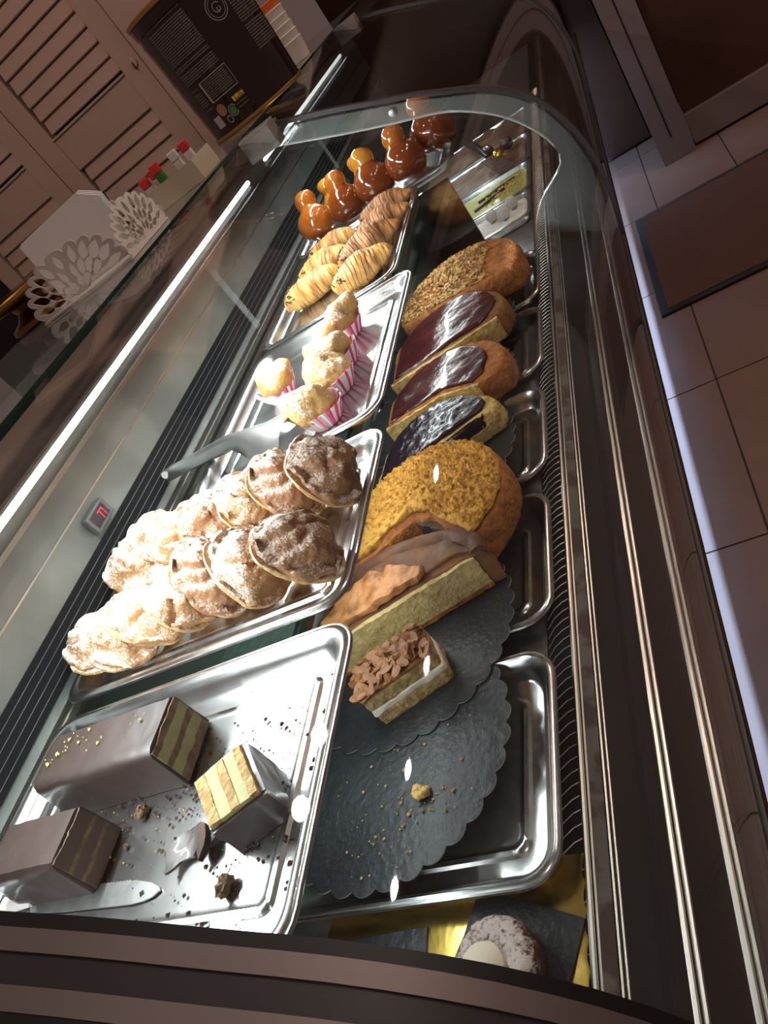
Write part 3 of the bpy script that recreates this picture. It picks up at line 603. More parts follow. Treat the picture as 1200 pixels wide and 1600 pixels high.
# ---------------------------------------------------------------- tray 3: cream puffs + tongs
def puff(seed):
    t = thing('cream_puff', '', 'pastry', group='cream puffs in pink paper cups'); N = 56; H = 0.026
    rs = []
    for rr, z in ((0.021, 0.0), (0.025, 0.006), (0.0305, 0.015), (0.0365, H), (0.0357, H), (0.0295, 0.015), (0.022, 0.003)):
        rs.append([Vector(((rr + 0.0011 * (1 if j % 2 else -1)) * math.cos(2 * PI * j / N), (rr + 0.0011 * (1 if j % 2 else -1)) * math.sin(2 * PI * j / N), z + (0.003 * math.sin(2 * 2 * PI * j / N + seed) if z > 0.02 else 0))) for j in range(N)])
    v, f = rings(rs); idx = []
    for i in range(6):
        for j in range(N): idx.append(((j // 2) % 2) if ((j + seed * 5) // 14) % 2 else (1 if (j % 4) else 0))
    idx += [0, 1]
    obj('paper_cup', v, f, None, t, smooth=False, mats=['cuppink', 'cupwhite'], midx=idx)
    bm = bmesh.new(); bmesh.ops.create_icosphere(bm, subdivisions=4, radius=1)
    random.seed(seed + 50); lobes = [(Vector((random.uniform(-1, 1), random.uniform(-1, 1), random.uniform(0.0, 0.9))).normalized(), random.uniform(0.26, 0.46)) for _ in range(9)]
    for q in bm.verts:
        d = q.co.normalized(); r = 0.0270
        for l, amp in lobes: r += 0.0280 * amp * max(0, d.dot(l)) ** 8
        r += 0.003 * noise.noise(d * 3 + Vector((seed, 0, 0))) + 0.0028 * noise.noise(d * 6 + Vector((seed, 2, 0))) + 0.0014 * noise.noise(d * 16)
        q.co = Vector((d.x * r, d.y * r, d.z * r * (0.95 if d.z > 0 else 0.7) + 0.024))
    me = bpy.data.meshes.new('choux_bun'); bm.to_mesh(me); bm.free(); me.materials.append(M['choux'])
    for p in me.polygons: p.use_smooth = True
    o = bpy.data.objects.new('choux_bun', me); link(o, t); return t
for i, (x, y, lab) in enumerate(((-0.632, 0.995, 'cream puff in pink cup standing apart by the tongs'), (-0.505, 0.838, 'cream puff in pink cup nearest the turnover tray'), (-0.499, 0.910, 'second cream puff from the turnover tray in the row of four'), (-0.507, 0.984, 'third cream puff from the turnover tray in the row of four'), (-0.518, 1.083, 'cream puff in pink cup nearest the flaky pastries'))):
    p = puff(i); p.location = (x, y, ZS + 0.0012); p.rotation_euler = (0, 0, i * 1.3); p['label'] = lab
tg = thing('pastry_tongs', 'steel pastry tongs with scoop ends resting on cream puff tray', 'tongs', (0, 0, 0))
def arm(p0, p1, p2, wd, zc, name):
    """U channel strip p0->p1 then scoop to p2"""
    P = [Vector(p0), Vector(p0).lerp(Vector(p1), 0.5), Vector(p1), Vector(p1).lerp(Vector(p2), 0.18), Vector(p1).lerp(Vector(p2), 0.45), Vector(p1).lerp(Vector(p2), 0.8), Vector(p2)]
    W = [wd * 0.62, wd * 0.56, wd * 0.50, wd * 0.75, wd * 1.5, wd * 1.55, wd * 1.4]; rs = []
    d = (Vector(p2) - Vector(p0)); d.z = 0; d.normalize(); s = Vector((-d.y, d.x, 0)); NN = 9
    for k, (p, ww) in enumerate(zip(P, W)):
        top = []; bot = []
        for j in range(NN):
            u = -1 + 2 * j / (NN - 1); z = -zc * (u * u) * (1 if k < 3 else 1.6 if k < 6 else 0.9)
            top.append(p + s * (ww * u) + Vector((0, 0, z))); bot.append(p + s * (ww * u * 0.94) + Vector((0, 0, z - 0.0012)))
        rs.append(top + bot[::-1])
    return obj(name, *rings(rs), 'tongsteel', tg)
arm((-0.798, 0.862, 0.968), (-0.655, 0.842, 0.976), (-0.535, 0.796, 0.972), 0.024, 0.015, 'upper_arm')
arm((-0.798, 0.868, 0.958), (-0.660, 0.870, 0.950), (-0.560, 0.880, 0.942), 0.022, 0.007, 'lower_arm')
v, f = tubed([(-0.798, 0.851, 0.964), (-0.803, 0.862, 0.961), (-0.798, 0.878, 0.957)], 0.006, 8); obj('spring_end', v, f, 'tongsteel', tg)

# ---------------------------------------------------------------- tray 4: ridged pastries
def lobster(seed, m):
    t = thing('flaky_pastry', '', 'pastry', group='ridged flaky pastries'); N = 36; K = 105; rs = []; Lh = 0.062
    for i in range(K + 1):
        u = i / K; r = 0.0335 * (math.sin(PI * min(1, (u ** 0.72) * 0.98 + 0.02)) ** 0.62) * (0.72 + 0.42 * u)
        fr = (u * 16) % 1.0; r *= 1 + 0.050 * (fr - 0.5) + 0.05 * math.sin(u * 9 + seed)
        x = -Lh + 2 * Lh * u; bend = 0.012 * (1 - (2 * u - 1) ** 2)
        rs.append([Vector((x + (0.010 * math.cos(2 * PI * j / N) + 0.004 * math.sin(4 * PI * j / N + seed)) * math.sin(u * PI), bend + r * math.cos(2 * PI * j / N), max(-0.7 * 0.0335, r * 0.85 * math.sin(2 * PI * j / N)))) for j in range(N)])
    v, f = rings(rs); v = [q + noise.noise_vector(q * 35 + Vector((seed, 0, 0))) * 0.0042 + noise.noise_vector(q * 150 + Vector((seed, 0, 0))) * 0.0010 for q in v]
    v = [Vector((q.x, q.y, max(-0.0235, q.z))) for q in v]; obj('ridged_crust', v, f, m, t)
    random.seed(seed); ps = []
    for _ in range(46):
        u = random.uniform(0.05, 0.26); a = random.uniform(0.2, PI - 0.2); i = int(u * K); q = Vector(rs[i][int(a / (2 * PI) * N)])
        q += Vector((0, 0, 0.001)); d = Vector((random.uniform(-1, 1), random.uniform(-1, 1), random.uniform(-0.3, 0.6))).normalized() * random.uniform(0.002, 0.0045)
        ps.append(tubed([q - d, q + d], 0.0011, 4))
    stuff(obj('chocolate_shavings', *join(ps), 'choccut', t, smooth=False))
    ps = []
    return t
lb = [lobster(1, 'flake'), lobster(2, 'flake2'), lobster(3, 'flake')]
lu = [False] * 3
for x, y, k, rz, s, lab in ((-0.505, 1.545, 1, 6, 1.0, 'brown ridged pastry at the right rear corner of its tray'), (-0.500, 1.465, 1, 10, 1.0, 'brown ridged pastry, second from rear in the right column'), (-0.513, 1.375, 1, 24, 1.12, 'largest brown ridged pastry, third from rear in right column'), (-0.508, 1.268, 2, 22, 1.05, 'golden ridged pastry at the front of the right column'), (-0.640, 1.528, 0, 6, 0.95, 'golden ridged pastry at the rear of the left column'), (-0.636, 1.435, 2, 6, 1.0, 'golden ridged pastry in the middle of the left column'), (-0.640, 1.335, 0, 14, 1.05, 'golden ridged pastry at the front of the left column')):
    loc = (x, y, ZS + 0.0248 * s); rot = (0, 0, math.radians(rz))
    if not lu[k]: o = lb[k]; lu[k] = True; o.location = loc; o.rotation_euler = rot; o['label'] = lab
    else: o = copy_thing(lb[k], loc, rot, lab)
    o.scale = (s, s, s)

# ---------------------------------------------------------------- tray 5: glazed babas
def baba(seed, m, m2):
    t = thing('glazed_baba', '', 'pastry', group='glazed babas')
    pr = [(0.004, 0.0), (0.022, 0.001), (0.034, 0.007), (0.0405, 0.018), (0.042, 0.030), (0.039, 0.043), (0.031, 0.054), (0.024, 0.060), (0.022, 0.064)]
    v, f = lathed(pr, 32); v = [q + noise.noise_vector(q * 22 + Vector((seed, 0, 0))) * 0.0035 for q in v]; obj('bulb', v, f, m, t)
    pr = [(0.021, 0.058), (0.020, 0.066), (0.023, 0.073), (0.0245, 0.082), (0.022, 0.092), (0.015, 0.099), (0.004, 0.102)]
    v, f = lathed(pr, 28); v = [q + noise.noise_vector(q * 30 + Vector((seed, 4, 0))) * 0.003 for q in v]; obj('head', v, f, m2, t)
    return t
bb = [baba(1, 'caramel', 'caramel'), baba(2, 'caramel2', 'caramel'), baba(3, 'caramel2', 'honey'), baba(4, 'honey', 'honey')]
bu = [False] * 4
for x, y, k, s, tx, lab in ((-0.697, 1.662, 0, 1.0, 0, 'amber glazed baba at the left end of the front row'), (-0.612, 1.655, 1, 0.98, 0, 'dark glazed baba, second from left in the front row'), (-0.536, 1.662, 2, 1.02, 0, 'dark brown glazed baba in the middle of the front row'), (-0.456, 1.668, 1, 1.02, 0, 'dark glazed baba, fourth from left in the front row'), (-0.392, 1.735, 1, 1.12, 0, 'largest dark baba at the right end by the glass'), (-0.665, 1.775, 3, 0.85, 0, 'honey coloured baba at the left of the rear row'), (-0.575, 1.780, 3, 0.88, 0, 'honey coloured baba in the middle of the rear row'), (-0.485, 1.785, 0, 0.85, 0, 'amber baba at the right of the rear row')):
    loc = (x, y, ZS + 0.002); rot = (math.radians(-30), math.radians(-4), 0)
    if k == 3: rot = (math.radians(-12), 0, 0.5)
    loc = (x, y, ZS + 0.004 + 0.018 * s * (1 if k != 3 else 0.4))
    if not bu[k]: o = bb[k]; bu[k] = True; o.location = loc; o.rotation_euler = rot; o['label'] = lab
    else: o = copy_thing(bb[k], loc, rot, lab)
    s *= 1.07; o.scale = (s, s, s)

# ---------------------------------------------------------------- cakes on black boards
def board(cx, cy, r, z, label, tilt=0.02, nscal=34):
    t = thing('cake_board', label, 'cake board', (cx, cy, z), (-tilt, 0, 0), group='black scalloped cake boards')
    N = nscal * 6; ring = []
    for j in range(N):
        a = 2 * PI * j / N; rr = r - 0.006 * (1 - abs(math.sin(a * nscal / 2)) ** 0.8); ring.append((rr * math.cos(a), rr * math.sin(a)))
    v, f = plan_loft(ring, [(0.02, 0.002), (0.94, 0.002), (1.0, 0.0018)], (0, 0)); obj('printed_face', v, f, 'card', t)
    v, f = plan_loft(ring, [(1.0, 0.0017), (1.0005, 0.0004), (0.9, 0.0), (0.02, 0.0)], (0, 0)); obj('paper_back', v, f, 'cardedge', t)
    return t
ZB = 0.7640
for cy, lab in ((0.412, 'nearly empty black scalloped board with crumbs, nearest'), (0.556, 'black scalloped board under the cheesecake'), (0.718, 'black scalloped board under the yellow crumb cake'), (0.868, 'black scalloped board under the blueberry tart'), (1.040, 'black scalloped board under the nearer red jam cake'), (1.215, 'black scalloped board under the glossier red jam cake'), (1.395, 'black scalloped board under the sesame cake')):
    board(-0.455 + (0.003 if cy > 0.5 else 0), cy, 0.146, ZB, lab)
def cake(name, label, outline, h, m_side, parts, N=120, z0=ZB + 0.004, edge=0.008, smooth=True, cat='cake', amp=0.0016, freq=70, dome=0.004, base=None):
    """parts: list of (name, outline, thickness, material, amp, freq)"""
    oc = (sum(p[0] for p in outline) / len(outline), sum(p[1] for p in outline) / len(outline))
    t = thing(name, label, cat, (oc[0], oc[1], z0))
    def loc(ps): return [(x - oc[0], y - oc[1]) for x, y in ps]
    ol = resample(loc(outline), N)
    lay = [(0.9, 0.0), (0.985, 0.0), (1.0, 0.003)] + [(1.0 + 0.012 * math.sin(PI * k / 6), 0.003 + (h - edge - 0.003) * k / 6) for k in range(1, 6)] + [(1.0, h - edge), (0.985, h - edge * 0.4), (0.95, h - edge * 0.08), (0.85, h), (0.65, h + dome * 0.6), (0.4, h + dome * 0.9), (0.15, h + dome), (0.02, h + dome)]
    v, f = plan_loft(ol, lay, (0, 0)); v = [Vector((q.x, q.y, max(0, q.z))) for q in jitter(v, amp, freq, 2)]
    obj('crust', v, f, m_side, t)
    for nm, op, z1, th_, m, am, fq in parts:
        o2 = loc(op); cx = sum(p[0] for p in o2) / len(o2); cy = sum(p[1] for p in o2) / len(o2); o2 = resample(o2, N)
        lay = [(0.05, z1 - 0.002), (0.97, z1 - 0.002), (1.0, z1 + th_ * 0.3), (0.985, z1 + th_ * 0.85)] + [(s, z1 + th_) for s in [0.96 - 0.93 * k / 20 for k in range(21)]]
        v, f = plan_loft(o2, lay, (cx, cy)); v = [q + Vector((0, 0, dome * max(0, 1 - q.xy.length / 0.12))) for q in v]
        obj(nm, jitter(v, am, fq, 5), f, m, t)
    return t, oc
def cutface(t, oc, a, b, z0, z1, m, name='cut_face', push=0.0022, nx=40, nz=8, seed=3):
    a = Vector((a[0] - oc[0], a[1] - oc[1], 0)); b = Vector((b[0] - oc[0], b[1] - oc[1], 0)); d = (b - a).normalized(); nrm = Vector((d.y, -d.x, 0)); V = []
    for lay in (push, -0.006):
        for i in range(nx + 1):
            for k in range(nz + 1):
                q = a.lerp(b, i / nx) + nrm * lay + Vector((0, 0, z0 + (z1 - z0) * k / nz)); V.append(q + (noise.noise_vector(q * 190 + Vector((seed, 0, 0))) * 0.0016 + noise.noise_vector(q * 60) * 0.0012 if lay > 0 else Vector()))
    F = []; n = nz + 1; o = (nx + 1) * n
    for i in range(nx):
        for k in range(nz):
            F.append((i * n + k, (i + 1) * n + k, (i + 1) * n + k + 1, i * n + k + 1)); F.append((o + i * n + k, o + i * n + k + 1, o + (i + 1) * n + k + 1, o + (i + 1) * n + k))
    for i in range(nx): F += [(i * n, o + i * n, o + (i + 1) * n, (i + 1) * n), (i * n + nz, (i + 1) * n + nz, o + (i + 1) * n + nz, o + i * n + nz)]
    for k in range(nz): F += [(k, k + 1, o + k + 1, o + k), (nx * n + k, o + nx * n + k, o + nx * n + k + 1, nx * n + k + 1)]
    return obj(name, V, F, m, t)
def arc(cx, cy, rx, ry, a0, a1, n=28): return [(cx + rx * math.cos(math.radians(a0 + (a1 - a0) * i / n)), cy + ry * math.sin(math.radians(a0 + (a1 - a0) * i / n))) for i in range(n + 1)]
# sesame cake
HC = 0.042
o1 = arc(-0.403, 1.335, 0.127, 0.135, -25, 205)
t, oc = cake('sesame_cake', 'half round cake covered in sesame seeds, farthest cake', o1, HC + 0.004, 'crust', [('seeded_glaze', [(-0.345, 1.288), (-0.340, 1.33), (-0.345, 1.40), (-0.362, 1.445)] + arc(-0.412, 1.335, 0.108, 0.122, 68, 203) , HC + 0.003, 0.003, 'yellowcut', 0.002, 60)], dome=0.008)
random.seed(5); sd, sfc = [], []
k0 = None
seedv = [(0.0042, 0, 0.0006), (0.0012, 0.0020, 0.0012), (-0.0030, 0.0012, 0.0006), (-0.0030, -0.0012, 0.0006), (0.0012, -0.0020, 0.0012), (0, 0, -0.0005)]
seedf = [(0, 1, 4), (1, 2, 3, 4), (0, 5, 1), (1, 5, 2), (2, 5, 3), (3, 5, 4), (4, 5, 0)]
ps = []
for _ in range(1900):
    while True:
        x = random.uniform(-0.53, -0.335); y = random.uniform(1.25, 1.47); r = math.hypot((x + 0.405) / 0.122, (y - 1.335) / 0.130)
        if r < 1 and y > 1.286 and x < -0.338 + random.gauss(0, 0.004): break
    x -= oc[0]; y -= oc[1]
    z = HC + 0.0068 - 0.007 * max(0, r - 0.86) / 0.14 + 0.008 * max(0, 1 - math.hypot(x, y) / 0.12) + random.uniform(-0.001, 0.0022)
    m = Matrix.Translation((x, y, z)) @ Matrix.Rotation(random.uniform(0, 6.3), 4, 'Z') @ Matrix.Rotation(random.gauss(0, 0.5), 4, 'Y') @ Matrix.Rotation(random.gauss(0, 0.4), 4, 'X')
    s = random.uniform(0.8, 1.25); ps.append(([m @ (Vector(q) * s) for q in seedv], seedf))
stuff(obj('sesame_seeds', *join(ps), 'sesame', t, smooth=False))
# glossy red jam cake (far)
o2 = [(-0.518, 1.086), (-0.41, 1.112), (-0.318, 1.132)] + arc(-0.415, 1.165, 0.112, 0.112, 0, 170, 24)
t, oc = cake('red_jam_cake', 'shiny dark red jam cake in front of the sesame cake', o2, HC, 'crustdark', [('jam_topping', [(-0.510, 1.096), (-0.41, 1.120), (-0.345, 1.134), (-0.326, 1.160)] + arc(-0.415, 1.168, 0.098, 0.101, 10, 168, 20), HC - 0.001, 0.005, 'jam', 0.0008, 40)], dome=0.006)
cutface(t, oc, o2[0], o2[2], 0.002, HC - 0.002, M['yellowcut'])
# second red jam cake (near)
o3 = [(-0.508, 0.955), (-0.41, 0.978), (-0.345, 0.958), (-0.302, 0.972)] + arc(-0.405, 0.995, 0.108, 0.105, 0, 170, 24)
t, oc = cake('red_jam_cake', 'dull dark red jam cake behind the blueberry tart', o3, HC, 'crust', [('jam_topping', [(-0.500, 0.964), (-0.408, 0.986), (-0.352, 0.966), (-0.336, 0.976), (-0.330, 1.0)] + arc(-0.414, 0.998, 0.088, 0.092, 10, 168, 20), HC - 0.001, 0.004, 'jam', 0.0010, 40)], dome=0.004)
cutface(t, oc, o3[0], o3[1], 0.002, HC - 0.002, M['yellowcut']); cutface(t, oc, o3[1], o3[2], 0.002, HC - 0.002, M['yellowcut'])
# blueberry tart
o4 = [(-0.512, 0.788), (-0.43, 0.838), (-0.318, 0.880)] + arc(-0.405, 0.872, 0.098, 0.078, 20, 172, 22)
t, oc = cake('blueberry_tart', 'cut black blueberry jam tart with pale crust', o4, HC - 0.004, 'yellowcut', [('blueberry_topping', [(-0.500, 0.802), (-0.43, 0.846), (-0.335, 0.885)] + arc(-0.408, 0.874, 0.084, 0.074, 22, 168, 20), HC - 0.006, 0.008, 'blue', 0.0018, 80)], dome=0.003)
cutface(t, oc, (-0.51, 0.790), (-0.320, 0.882), 0.003, 0.020, M['custard']); cutface(t, oc, (-0.50, 0.796), (-0.335, 0.876), 0.020, HC - 0.004, M['blue'], 'jam_filling')
# yellow crumb cake with a slice missing
o5 = [(-0.346, 0.640), (-0.376, 0.664), (-0.392, 0.688), (-0.420, 0.698), (-0.450, 0.682), (-0.478, 0.662), (-0.505, 0.652), (-0.532, 0.672)] + arc(-0.412, 0.712, 0.119, 0.118, 192, -50, 40)
t, oc = cake('yellow_crumb_cake', 'yellow crumb-topped round cake with a slice missing', o5, HC + 0.004, 'crust', [('crumb_topping', [(-0.350, 0.650), (-0.378, 0.673), (-0.393, 0.696), (-0.420, 0.707), (-0.452, 0.690), (-0.478, 0.670), (-0.505, 0.662), (-0.524, 0.680)] + arc(-0.412, 0.713, 0.1155, 0.1145, 192, -48, 40), HC + 0.005, 0.006, 'crumb', 0.0022, 110)], dome=0.010, N=160)
cutface(t, oc, o5[3], o5[0], 0.003, HC, M['choccut'])
random.seed(77); ps = []
for _ in range(2600):
    a = random.uniform(-42, 190); rr = math.sqrt(random.uniform(0.02, 1)) * 0.113; x = -0.414 + rr * math.cos(math.radians(a)) - oc[0]; y = 0.714 + rr * math.sin(math.radians(a)) - oc[1]
    c = Vector((x, y, HC + 0.0105 + 0.010 * max(0, 1 - math.hypot(x, y) / 0.12))); c.z += random.uniform(-0.0025, 0.001); sc_ = random.uniform(0.0018, 0.0050)
    q = [Vector((random.uniform(-1, 1), random.uniform(-1, 1), random.uniform(-0.5, 1))).normalized() for _ in range(4)]
    ps.append(([c + Vector(p) * sc_ * random.uniform(0.7, 1.2) for p in ((1, 0, 0), (0, 1, 0), (-1, 0, 0), (0, -1, 0), (0, 0, 0.9), (0, 0, -0.8))], [(0, 1, 4), (1, 2, 4), (2, 3, 4), (3, 0, 4), (1, 0, 5), (2, 1, 5), (3, 2, 5), (0, 3, 5)]))
stuff(obj('crumb_granules', *join(ps), 'crumb', t, smooth=False))
# cheesecake half
o6 = [(-0.548, 0.522), (-0.455, 0.556), (-0.330, 0.592)] + arc(-0.425, 0.588, 0.112, 0.064, 5, 165, 24) + [(-0.548, 0.575)]
t, oc = cake('cheesecake', 'large cheesecake half with dark browned top', o6, HC + 0.008, 'browntop', [('browned_skin', [(-0.535, 0.548), (-0.452, 0.570), (-0.345, 0.600)] + arc(-0.425, 0.588, 0.100, 0.058, 8, 165, 24), HC + 0.006, 0.004, 'browntop', 0.0035, 40), ('amber_patch', [(-0.535, 0.535), (-0.450, 0.562), (-0.395, 0.578), (-0.385, 0.592), (-0.420, 0.612), (-0.465, 0.618), (-0.505, 0.598), (-0.530, 0.565)], HC + 0.010, 0.006, 'ambertop', 0.0045, 70)], dome=0.004)
pa = [(x - oc[0], y - oc[1], HC + 0.008) for x, y in arc(-0.425, 0.588, 0.106, 0.058, 8, 172, 30)]; v, f = tubed(pa, 0.011, 12, 0.8); obj('raised_rim', jitter(v, 0.004, 45, 9), f, 'browntop', t)
cutface(t, oc, o6[0], o6[2], 0.006, HC + 0.006, M['custard']); cutface(t, oc, o6[0], o6[2], 0.0, 0.006, M['crust'], 'base_crust')
# almond slice
S0 = thing('almond_cake_slice', 'almond topped layer cake slice with white cream filling', 'cake', (-0.425, 0.482, ZB + 0.003), (0, 0, math.radians(24)))
def blk(name, z0, z1, m, grow=0.0, amp=0.0014, hx=0.046, hy=0.024):
    sec = resample(rrect(-hx - grow, hx + grow, -hy - grow, hy + grow, 0.003), 72)
    v, f = plan_loft(sec, [(0.1, z0), (0.97, z0), (1.0, z0 + 0.001)] + [(1.0, z0 + 0.001 + (z1 - z0 - 0.002) * k / 4) for k in range(1, 5)] + [(0.97, z1), (0.6, z1), (0.1, z1)], (0, 0)); return obj(name, jitter(v, amp, 110, int(z0 * 900)), f, m, S0)
blk('sponge_layer', 0.0005, 0.017, 'sponge'); blk('cream_layer', 0.017, 0.026, 'cream', 0.0008, 0.0022); blk('sponge_layer', 0.026, 0.043, 'sponge'); blk('almond_glaze', 0.043, 0.0475, 'almond', 0.0005)
random.seed(9); ps = []
flv = [(0.008 * math.cos(a), 0.0048 * math.sin(a), z) for z in (0, 0.0009) for a in [2 * PI * i / 8 for i in range(8)]]
flf = [tuple(range(7, -1, -1)), tuple(range(8, 16))] + [(i, (i + 1) % 8, 8 + (i + 1) % 8, 8 + i) for i in range(8)]
fl_m = None
for i in range(110):
    m = Matrix.Translation((random.uniform(-0.046, 0.046), random.uniform(-0.025, 0.025), 0.0485 + random.uniform(0, 0.005))) @ Matrix.Rotation(random.uniform(0, 6.3), 4, 'Z') @ Matrix.Rotation(random.gauss(0, 0.45), 4, 'Y') @ Matrix.Rotation(random.gauss(0, 0.35), 4, 'X')
    s = random.uniform(0.7, 1.15)
    if fl_m is None: fl_m = obj('almond_flake', flv, flf, 'almond', S0, smooth=False); c = fl_m
    else: c = fl_m.copy(); COL.objects.link(c)
    c.matrix_local = m @ Matrix.Scale(s, 4)
# crumbs on boards
sp2 = [(-0.385, 0.345, 0.012), (-0.40, 0.36, 0.02), (-0.44, 0.32, 0.02), (-0.47, 0.36, 0.03), (-0.35, 0.50, 0.02), (-0.36, 0.47, 0.02), (-0.43, 0.40, 0.04), (-0.45, 0.29, 0.02)]
def fp2():
    for _ in range(50):
        x, y, s = random.choice(sp2); x = random.gauss(x, s); y = random.gauss(y, s)
        if math.hypot(x + 0.455, y - 0.412) < 0.135: break
    return (x, y, ZB + 0.0026 + 0.02 * (0.412 - y))
crumbs('cake_crumbs', 'yellow cake crumbs scattered on the nearly empty black board', 'crumbs', 130, fp2, M['yellowcut'], 0.0006, 0.0030, 12)
bm = bmesh.new(); bmesh.ops.create_icosphere(bm, subdivisions=3, radius=0.008)
for q in bm.verts: q.co = Vector((q.co.x * 1.1, q.co.y * 0.9, q.co.z * 0.6)) + noise.noise_vector(q.co * 170) * 0.004
me = bpy.data.meshes.new('cake_chunk'); bm.to_mesh(me); bm.free(); me.materials.append(M['yellowcut'])
o = bpy.data.objects.new('cake_chunk', me); link(o); o.location = (-0.400, 0.353, ZB + 0.0085); tag(o, 'yellow cake chunk among crumbs on the black board', 'cake crumb')
# gold card with mini cake at the near end
gx, gy = -0.385, 0.215
gc = thing('gold_card', 'gold scalloped cake card under the small black cards', 'cake board', (gx, gy, 0.7356))
pts = rrect(-0.130, 0.128, -0.095, 0.078, 0.004, 1); pts = resample(pts, 240); pts = [(x * (1 - 0.018 * abs(math.sin(i * PI / 6))), y * (1 - 0.028 * abs(math.sin(i * PI / 6)))) for i, (x, y) in enumerate(pts)]
v, f = plan_loft(pts, [(0.05, 0), (1, 0), (1, 0.0016), (0.96, 0.0019), (0.90, 0.0012), (0.86, 0.0019), (0.05, 0.0019)], (0, 0)); obj('foil_sheet', v, f, 'goldcard', gc)
def small_card(cx, cy, hx, hy, rz, lab, z):
    c = box('pastry_card', -hx, hx, -hy, hy, 0, 0.0018, 'card'); c.location = (cx, cy, z); c.rotation_euler = (0, 0, rz); tag(c, lab, 'cake card')
small_card(-0.322, 0.210, 0.050, 0.050, -0.35, 'square black card under the small sugared chocolate cake', 0.7378)
small_card(-0.455, 0.195, 0.055, 0.050, 0.05, 'square black card on gold card, partly under the steel tray', 0.7378)
mc = thing('lava_cake', 'small round chocolate cake dusted with sugar on black card', 'cake', (-0.322, 0.205, 0.7398))
M['sugchoc'] = sugar_mat('sugared_chocolate', (0.050, 0.018, 0.012), (0.075, 0.028, 0.018), amount=0.40, sugar=(0.62, 0.54, 0.50), nscale=170)
v, f = lathed([(0.004, 0), (0.030, 0.0), (0.034, 0.004), (0.0355, 0.020), (0.034, 0.027), (0.029, 0.031), (0.022, 0.032), (0.018, 0.030), (0.003, 0.029)], 44); obj('sponge', jitter(v, 0.0012, 90, 4), f, 'sugchoc', mc)
v, f = lathed([(0.003, 0.028), (0.016, 0.029), (0.018, 0.032), (0.014, 0.036), (0.007, 0.039), (0.001, 0.040)], 26, (-0.006, -0.004, 0)); obj('cream_dollop', jitter(v, 0.0012, 70, 4), f, 'cream', mc)

# ---------------------------------------------------------------- second module: pans
def pan(y0, y1, m, lab, amp, freq, lev=0.012):
    t = thing('confection_pan', lab, 'pan', (-0.45, (y0 + y1) / 2, 0.7360)); hx, hy = 0.172, (y1 - y0) / 2
    rs = []
    for ins, z in ((0, 0.018), (0.001, 0.020), (0.008, 0.020), (0.011, 0.014), (0.014, 0.001), (0.03, 0.0005)): rs.append([Vector((x, y, z)) for x, y in rrect(-hx + ins, hx - ins, -hy + ins, hy - ins, 0.020 - ins * 0.3)])
    o = obj('pan_body', *rings(rs, cap0=False), 'steel', t); s = o.modifiers.new('sheet', 'SOLIDIFY'); s.thickness = 0.0008; s.offset = -1
    ol = resample(rrect(-hx + 0.016, hx - 0.016, -hy + 0.016, hy - 0.016, 0.014), 120)
    lay = [(0.9, 0.002), (1.0, 0.002), (1.0, lev - 0.003), (0.985, lev)] + [(1 - 0.08 * k, lev + 0.001) for k in range(1, 12)] + [(0.03, lev + 0.001)]
    v, f = plan_loft(ol, lay, (0, 0)); obj('filling', jitter(v, amp, freq, 8, lambda q: 1 if q.z > lev - 0.001 else 0.1), f, m, t)
    return t
pan(1.630, 1.778, 'coco', 'steel pan of white coconut confection behind the divider', 0.001, 60)
pg = pan(1.784, 1.975, 'pist', 'steel pan of pale green pistachio paste with chopped nuts', 0.001, 20)
pan(1.982, 2.195, 'mousse', 'steel pan of brown chocolate confection behind the pistachio one', 0.008, 45, 0.016)
pan(2.205, 2.440, 'mousse', 'farthest steel pan of chocolate confection by the glass end', 0.009, 40, 0.018)
random.seed(31); ps = []
for _ in range(150):
    c = Vector((random.gauss(0.11, 0.035), random.gauss(-0.005, 0.028), 0.0155)); s = random.uniform(0.002, 0.0038)
    if abs(c.x) > 0.150 or abs(c.y) > 0.07: continue
    ps.append(([c + Vector(p) * s for p in ((1, 0, 0), (0, 1, 0), (-1, 0, 0), (0, -1, 0), (0, 0, 0.8), (0, 0, -0.8))], [(0, 1, 4), (1, 2, 4), (2, 3, 4), (3, 0, 4), (1, 0, 5), (2, 1, 5), (3, 2, 5), (0, 3, 5)]))
stuff(obj('chopped_nuts', *join(ps), mat('chopped_nut', (0.55, 0.40, 0.10), 0.7), pg, smooth=False))
for x0, y0, rz in ((0.06, 0.02, 0.2), (0.075, -0.01, 0.5), (0.10, 0.03, 0.1), (0.05, -0.02, 0.35)):
    c = box('chocolate_stick', -0.03, 0.03, -0.004, 0.004, 0.0125, 0.018, 'choc', pg); c.location = (x0, y0, 0); c.rotation_euler = (0, 0, rz)
for i, (x, y, lab) in enumerate(((-0.372, 1.722, 'white coconut ball at the left of the three'), (-0.341, 1.695, 'white coconut ball nearest the divider'), (-0.322, 1.730, 'white coconut ball at the back of the three'))):
    bm = bmesh.new(); bmesh.ops.create_icosphere(bm, subdivisions=4, radius=0.0140)
    for q in bm.verts: q.co += q.co.normalized() * (0.0012 * noise.noise(q.co * 300 + Vector((i, 0, 0))))
    me = bpy.data.meshes.new('coconut_ball'); bm.to_mesh(me); bm.free(); me.materials.append(M['coco']); o = bpy.data.objects.new('coconut_ball', me); link(o); o.location = (x, y, 0.7625); tag(o, lab, 'confection', 'coconut balls')
